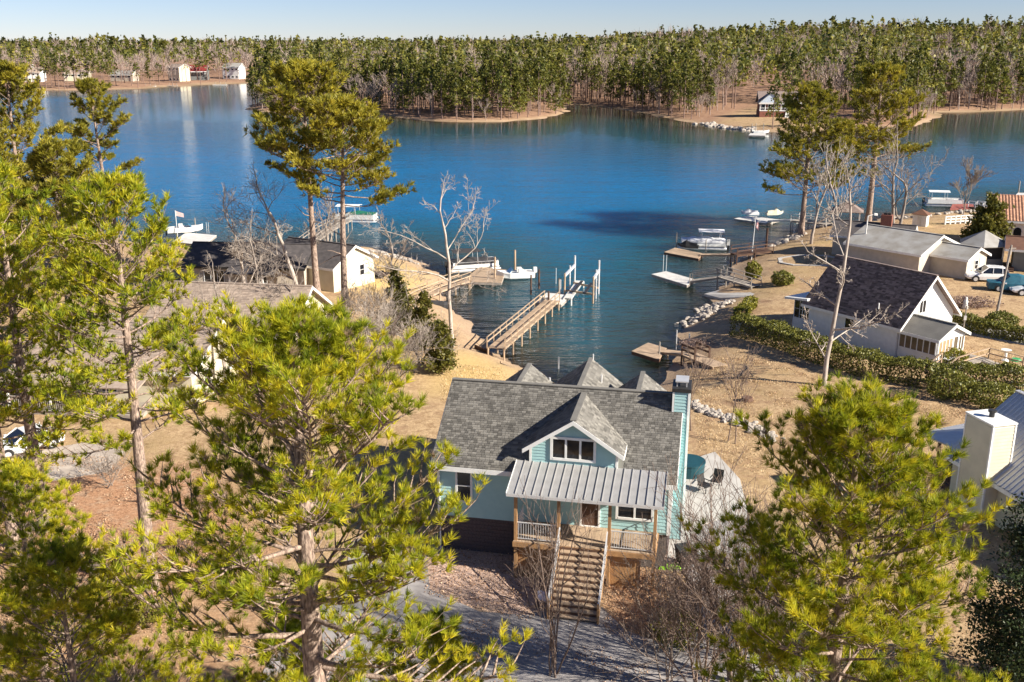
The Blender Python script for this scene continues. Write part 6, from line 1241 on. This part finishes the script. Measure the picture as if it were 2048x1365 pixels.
# white post-and-rail fence on right
p0, p1 = on(1890, 450), on(1950, 446); fn = thing('rail_fence', 'white rail fence beside the tiny white shed', 'fence', p0); n = 6
for i in range(n + 1): c = p0 + (p1 - p0) * i / n; wout(MB().box(c.x - 0.09, c.y - 0.09, c.z - 0.3, c.x + 0.09, c.y + 0.09, c.z + 1.25), 'fence_post', WHITE, fn)
for h in (0.35, 0.75, 1.15): wout(MB().beam(p0 + Z_*h, p1 + Z_*h, 0.05, 0.16), 'fence_rail', WHITE, fn)
# utility trailer on the left lawn
p = on(758, 555); tr = thing('utility_trailer', 'small dark utility trailer with raised mesh gate on left lawn', 'trailer', p, R(-15)); MB().box(-1.3, -0.8, 0.42, 1.2, 0.8, 0.5).out('bed', DARKW, tr)
for y in (-0.9, 0.9): w_ = MB().tube((0, y - 0.09, 0.32), (0, y + 0.09, 0.32), 0.32, n=14).out('wheel', RUBBER, tr)
for x in np.linspace(1.2, 1.2, 1):
    for y in np.linspace(-0.8, 0.8, 7): MB().box(1.17, y - 0.02, 0.5, 1.22, y + 0.02, 1.7).out('gate_bar', BLACKM, tr)
    for z in (0.52, 1.1, 1.68): MB().box(1.165, -0.8, z, 1.225, 0.8, z + 0.04).out('gate_rail', BLACKM, tr)
for y in (-0.8, 0.8): MB().beam((-1.3, y, 0.85), (1.2, y, 0.85), 0.04, 0.05).out('side_rail', BLACKM, tr)
MB().beam((-1.3, 0, 0.45), (-2.2, 0, 0.42), 0.1, 0.1).out('tow_bar', BLACKM, tr)
# fire pit behind the mint house, low timber seawall
p = on(1056, 752); fpit = thing('fire_pit', 'round rusty fire pit on sand behind the mint house', 'fire pit', p)
MB().tube((0, 0, 0), (0, 0, 0.45), 0.62, 0.66, 18).out('bowl', mat('rusty_iron', (0.10, 0.05, 0.03), 0.9, (0.16, 0.075, 0.04), 6), fpit); MB().tube((0, 0, 0.45), (0, 0, 0.47), 0.55, n=18).out('ash_bed', BLACKM, fpit)
sw = thing('timber_seawall', 'low timber seawall along the golden back lawn', 'wall', on(1040, 742)); 
wp = [on(a, b) for a, b in ((1002, 722), (1042, 742), (1086, 758), (1096, 780))]
for a, b in zip(wp[:-1], wp[1:]):
    for z in (0.3, 0.52): wout(MB().beam((a.x, a.y, z + 0.3), (b.x, b.y, z + 0.3), 0.14, 0.2), 'timber_beam', DECKW, sw)
    wout(MB().tube((a.x, a.y, -0.4), (a.x, a.y, 1.05), 0.09), 'wall_post', DECKW, sw)
p0, p1 = on(950, 692), on(975, 702); lg = thing('landing_timber', 'dark timber edging beside the gangway landing', 'timber', p0); wout(MB().beam(p0 + Z_*0.12, p1 + Z_*0.12, 0.18, 0.2), 'beam', DARKW, lg); wout(MB().beam(p0 + Z_*0.3, p1 + Z_*0.3, 0.14, 0.12), 'beam', DARKW, lg)
# bins, box and sign near the mint house
p = on(1366, 1132); bn = thing('trash_bin', 'black wheeled trash bin beside the concrete pad', 'bin', p, R(15)); MB().loft([[(-0.26, -0.3, 0.05), (0.26, -0.3, 0.05), (0.26, 0.3, 0.05), (-0.26, 0.3, 0.05)], [(-0.34, -0.38, 0.95), (0.34, -0.38, 0.95), (0.34, 0.38, 0.95), (-0.34, 0.38, 0.95)]]).out('bin_body', BLACKM, bn); MB().slab([(-0.37, -0.42, 0.98), (0.37, -0.42, 0.98), (0.37, 0.40, 1.06), (-0.37, 0.40, 1.06)], 0.05).out('lid', BLACKM, bn); MB().tube((-0.33, 0.36, 0.12), (0.33, 0.36, 0.12), 0.12, n=12).out('wheel_axle', RUBBER, bn)
p = on(1340, 1136); MBX = MB().loft([[(-0.55, -0.3, 0), (0.55, -0.3, 0), (0.55, 0.3, 0), (-0.55, 0.3, 0)], [(-0.5, -0.25, 0.16), (0.5, -0.25, 0.16), (0.5, 0.25, 0.16), (-0.5, 0.25, 0.16)]]); LG = thing('splash_mat', 'bright lime green plastic mat beside the black bin', 'mat', p, HR); MBX.out('tray', mat('lime_plastic', (0.28, 0.62, 0.03), 0.5), LG)
p = on(1084, 1215); sg = thing('yard_sign', 'small lilac yard sign at foot of the porch stairs', 'sign', p, R(-20)); MB().box(-0.22, -0.012, 0.35, 0.22, 0.012, 0.85).out('sign_panel', mat('lilac_print', (0.52, 0.48, 0.72), 0.6, (0.75, 0.74, 0.82), 9), sg)
for x in (-0.17, 0.17): MB().tube((x, 0, -0.1), (x, 0, 0.36), 0.012).out('stake', GALV, sg)
# patio table and chairs on the pad
p = on(1376, 948); ub = thing('round_spa', 'dark teal round tub behind the mint chimney', 'hot tub', p); MB().tube((0, 0, 0), (0, 0, 0.8), 0.95, 1.0, 24).out('tub_shell', mat('teal_tub', (0.015, 0.07, 0.09), 0.5), ub); MB().tube((0, 0, 0.8), (0, 0, 0.88), 1.03, n=24).out('tub_cover', mat('teal_tub', (0, 0, 0)), ub)
def chair(label, px, py, rz):
    p = on(px, py); t = thing('patio_chair', label, 'chair', p, rz)
    for x in (-0.25, 0.25):
        for y in (-0.25, 0.25): MB().box(x - 0.02, y - 0.02, 0.03, x + 0.02, y + 0.02, 0.42).out('leg', BLACKM, t)
    MB().box(-0.3, -0.3, 0.42, 0.3, 0.3, 0.48).out('seat', BLACKM, t); MB().slab([(-0.3, 0.28, 0.48), (0.3, 0.28, 0.48), (0.3, 0.42, 1.0), (-0.3, 0.42, 1.0)], 0.04).out('backrest', BLACKM, t)
    for s in (-0.3, 0.3): MB().beam((s, -0.28, 0.66), (s, 0.34, 0.66), 0.05, 0.04).out('armrest', BLACKM, t)
chair('black patio chair on the concrete pad nearer the house', 1410, 985, R(40)); chair('black patio chair on the concrete pad beside the pine', 1432, 975, R(-30))
# garden ornaments
p = on(2010, 722); bb_ = thing('birdbath', 'white pedestal birdbath in the dry garden bed', 'birdbath', p); MB().tube((0, 0, 0), (0, 0, 0.1), 0.3, 0.25, 14).out('base', WHITE, bb_); MB().tube((0, 0, 0.1), (0, 0, 0.8), 0.12, 0.09, 12).out('pedestal', WHITE, bb_); MB().tube((0, 0, 0.8), (0, 0, 0.95), 0.15, 0.42, 16).out('basin', WHITE, bb_)
p = on(2032, 722); gd = thing('plastic_dome', 'green plastic tank cover in the dry grass', 'tank cover', p); MB().tube((0, 0, 0), (0, 0, 0.18), 0.45, 0.34, 16).out('dome', mat('green_plastic', (0.05, 0.35, 0.12), 0.5), gd)
p = on(1930, 618); pk = thing('garden_statue', 'small pale garden statue in the brush bed', 'statue', p); MB().loft([[(r * math.cos(a), r * math.sin(a), z) for a in np.linspace(0, 2*math.pi, 9)[:-1]] for z, r in ((0, 0.3), (0.2, 0.32), (0.5, 0.2), (0.75, 0.24), (0.9, 0.12), (1.05, 0.15), (1.2, 0.05))]).out('figure', WHITE2, pk, True)
p = on(1898, 500); ky = thing('kayak', 'blue kayak lying beside the gazebo cottage', 'kayak', (p.x, p.y, p.z + 0.15), R(20)); MB().loft([[(x, -w, 0.1 + dz), (x, 0, -0.12 + dz), (x, w, 0.1 + dz), (x, 0, 0.2 + dz)] for x, w, dz in ((-1.8, 0.03, 0.1), (-1.0, 0.3, 0), (0, 0.36, 0), (1.0, 0.3, 0), (1.8, 0.03, 0.1))]).out('hull', mat('blue_plastic', (0.05, 0.12, 0.45), 0.4), ky)
# path edging loop on the right lawn
b = MB(); ring = [on(a, c) for a, c in ((1560, 516), (1600, 511), (1650, 512), (1690, 520), (1690, 530), (1640, 532), (1590, 531), (1562, 526))]
for i in range(len(ring)):
    a, c = ring[i], ring[(i + 1) % len(ring)]; b.beam((a.x, a.y, a.z + 0.03), (c.x, c.y, c.z + 0.03), 0.5, 0.08)
b.out('garden_path', CONC, kind='structure')
# riprap boulders along the banks and the dry stone edging
rock_me = []
for s in range(6):
    rg = np.random.default_rng(900 + s); pts = []
    for z, k in ((0, 0.75), (0.35, 1.0), (0.7, 0.8), (0.95, 0.35)):
        pts.append([(k * 0.6 * math.cos(a) * rg.uniform(0.75, 1.2), k * 0.45 * math.sin(a) * rg.uniform(0.75, 1.2), z * 0.55) for a in np.linspace(0, 2*math.pi, 7)[:-1]])
    rock_me.append(MB().loft(pts).mesh('boulder', ROCK))
def rocks(name, label, pts, n, s0, s1, spread, seed, group):
    rg = random.Random(seed); P = [on(*q) for q in pts]
    w_ = thing(name, label, 'stone bank', P[0])
    for i in range(n):
        f = rg.random() * (len(P) - 1); k = int(f); p = P[k] + (P[k + 1] - P[k]) * (f - k); x, y = p.x + rg.gauss(0, spread), p.y + rg.gauss(0, spread)
        o = link('boulder', rock_me[rg.randrange(6)], w_); s = rg.uniform(s0, s1); o.location = Vector((x, y, gz(x, y) - 0.12 * s)) - Vector(w_.location); o.rotation_euler = (rg.uniform(-0.3, 0.3), rg.uniform(-0.3, 0.3), rg.uniform(0, 6.3)); o.scale = (s,) * 3
rocks('stone_edging', 'line of pale stones edging the right lawn', [(1378, 800), (1412, 822), (1452, 836), (1500, 852), (1560, 882)], 230, 0.22, 0.55, 0.28, 1, '')
rocks('riprap_bank', 'grey riprap stones at the boat ramp shore', [(1392, 642), (1402, 630), (1425, 612), (1450, 604)], 110, 0.35, 0.9, 0.7, 2, '')
rocks('riprap_bank', 'riprap stones under the right point pines', [(1540, 492), (1568, 482), (1598, 468)], 70, 0.5, 1.1, 0.7, 3, '')
rocks('riprap_bank', 'pale stones along the left point shoreline', [(650, 500), (740, 501), (830, 524)], 60, 0.4, 0.9, 0.4, 4, '')
rocks('riprap_bank', 'riprap stones below the blue house lawn', [(1400, 249), (1450, 257), (1510, 264)], 70, 1.0, 2.4, 1.2, 5, '')
rocks('riprap_bank', 'pale stones along the right lawn shoreline', [(1770, 438), (1850, 434), (1960, 422)], 60, 0.5, 1.0, 0.5, 6, '')
p = on(1494, 802); tag(MB().tube((p.x, p.y, p.z), (p.x, p.y, p.z + 0.3), 0.5, 0.4, 10).out('tree_stump', DARKW), 'dark low stump on the right lawn', 'stump')

# ---------------------------------------------------------------- fallen leaves and dry grass, too many to count
LITTER = foliage_mat('fallen_leaves', [(0.0, (0.16, 0.08, 0.045)), (0.5, (0.40, 0.24, 0.14)), (1.0, (0.70, 0.52, 0.36))], trans=0.1, rand=0.3)
DRYG = foliage_mat('dormant_grass_blades', [(0.0, (0.34, 0.22, 0.10)), (0.5, (0.62, 0.46, 0.26)), (1.0, (0.85, 0.70, 0.45))], trans=0.25, rand=0.3)
rl_ = np.random.default_rng(5)
WAV = [(rl_.normal(0, 1.6), rl_.normal(0, 1.6), rl_.uniform(0, 6.3)) for _ in range(12)]
def scatter(poly, n, z=2.2, clump=0.0):
    P = poly_px(poly, z); lo, hi = P.min(0), P.max(0); q = rl_.uniform(lo, hi, (n * 4, 2)); q = q[inside(q, P)]
    if clump: k = sum(0.42 * np.sin(q[:, 0] * fx_ + q[:, 1] * fy_ + ph_) for fx_, fy_, ph_ in WAV) + rl_.normal(0, 0.5, len(q)); q = q[k > clump]
    q = q[:n]; zz_ = ground(q[:, 0], q[:, 1])[0]; return np.column_stack([q, zz_])
L_ = np.concatenate([scatter([(0, 900), (430, 930), (560, 1100), (620, 1230), (540, 1380), (0, 1400)], 13500, clump=0.15), scatter([(840, 1080), (1000, 1085), (1110, 1140), (1115, 1215), (1050, 1245), (850, 1190)], 3900), scatter([(1200, 1120), (1330, 1140), (1340, 1280), (1210, 1270)], 2250),
    scatter([(600, 1240), (1000, 1240), (1300, 1300), (1300, 1380), (540, 1380)], 2400, clump=0.5), scatter([(1380, 700), (1480, 690), (1700, 780), (2000, 810), (1950, 860), (1400, 800)], 5250, clump=0.3), scatter([(1900, 1050), (2060, 1040), (2060, 1380), (1850, 1380)], 1800)])
L_[:, 2] += 0.035 + rl_.uniform(0, 0.03, len(L_))
tag(link('leaf_litter', leaf_blob('leaf_litter', L_, LITTER, 0.055, rl_, np.clip(rl_.normal(0.5, 0.25, len(L_)), 0, 1), 1.5), kind='stuff'), 'brown fallen leaves and pine straw strewn over the yards', 'leaf litter')
Gp = np.concatenate([scatter([(1380, 700), (1480, 690), (1700, 780), (2048, 810), (2048, 860), (1560, 880), (1400, 810)], 9000, clump=0.1), scatter([(880, 720), (1000, 715), (1050, 760), (880, 800)], 3750), scatter([(1540, 520), (1760, 470), (1900, 470), (1680, 540), (1540, 580)], 4500, clump=0.2), scatter([(1850, 690), (2048, 700), (2048, 770), (1860, 750)], 3750, clump=0.1), scatter([(1390, 820), (1540, 880), (1540, 960), (1400, 900)], 2250), scatter([(450, 900), (700, 880), (760, 1060), (560, 1090)], 3750, clump=0.1), scatter([(690, 505), (840, 530), (870, 560), (740, 590)], 2250)])
n_ = len(Gp); d_ = rl_.normal(0, 0.5, (n_, 3)); d_[:, 2] = 1; w_ = rl_.normal(0, 1, (n_, 3)); w_[:, 2] = 0; w_ /= np.linalg.norm(w_, axis=1, keepdims=True) + 1e-6; h_ = rl_.uniform(0.06, 0.16, (n_, 1))
gme = np_mesh('dry_grass', np.stack([Gp - w_ * 0.022 - [0, 0, 0.02], Gp + w_ * 0.022 - [0, 0, 0.02], Gp + d_ * h_], 1).reshape(-1, 3), np.arange(n_ * 3).reshape(-1, 3), DRYG, np.clip(rl_.normal(0.5, 0.28, n_), 0, 1))
tag(link('dry_grass', gme, kind='stuff'), 'tufts of straw coloured dormant grass on the lawns', 'grass')
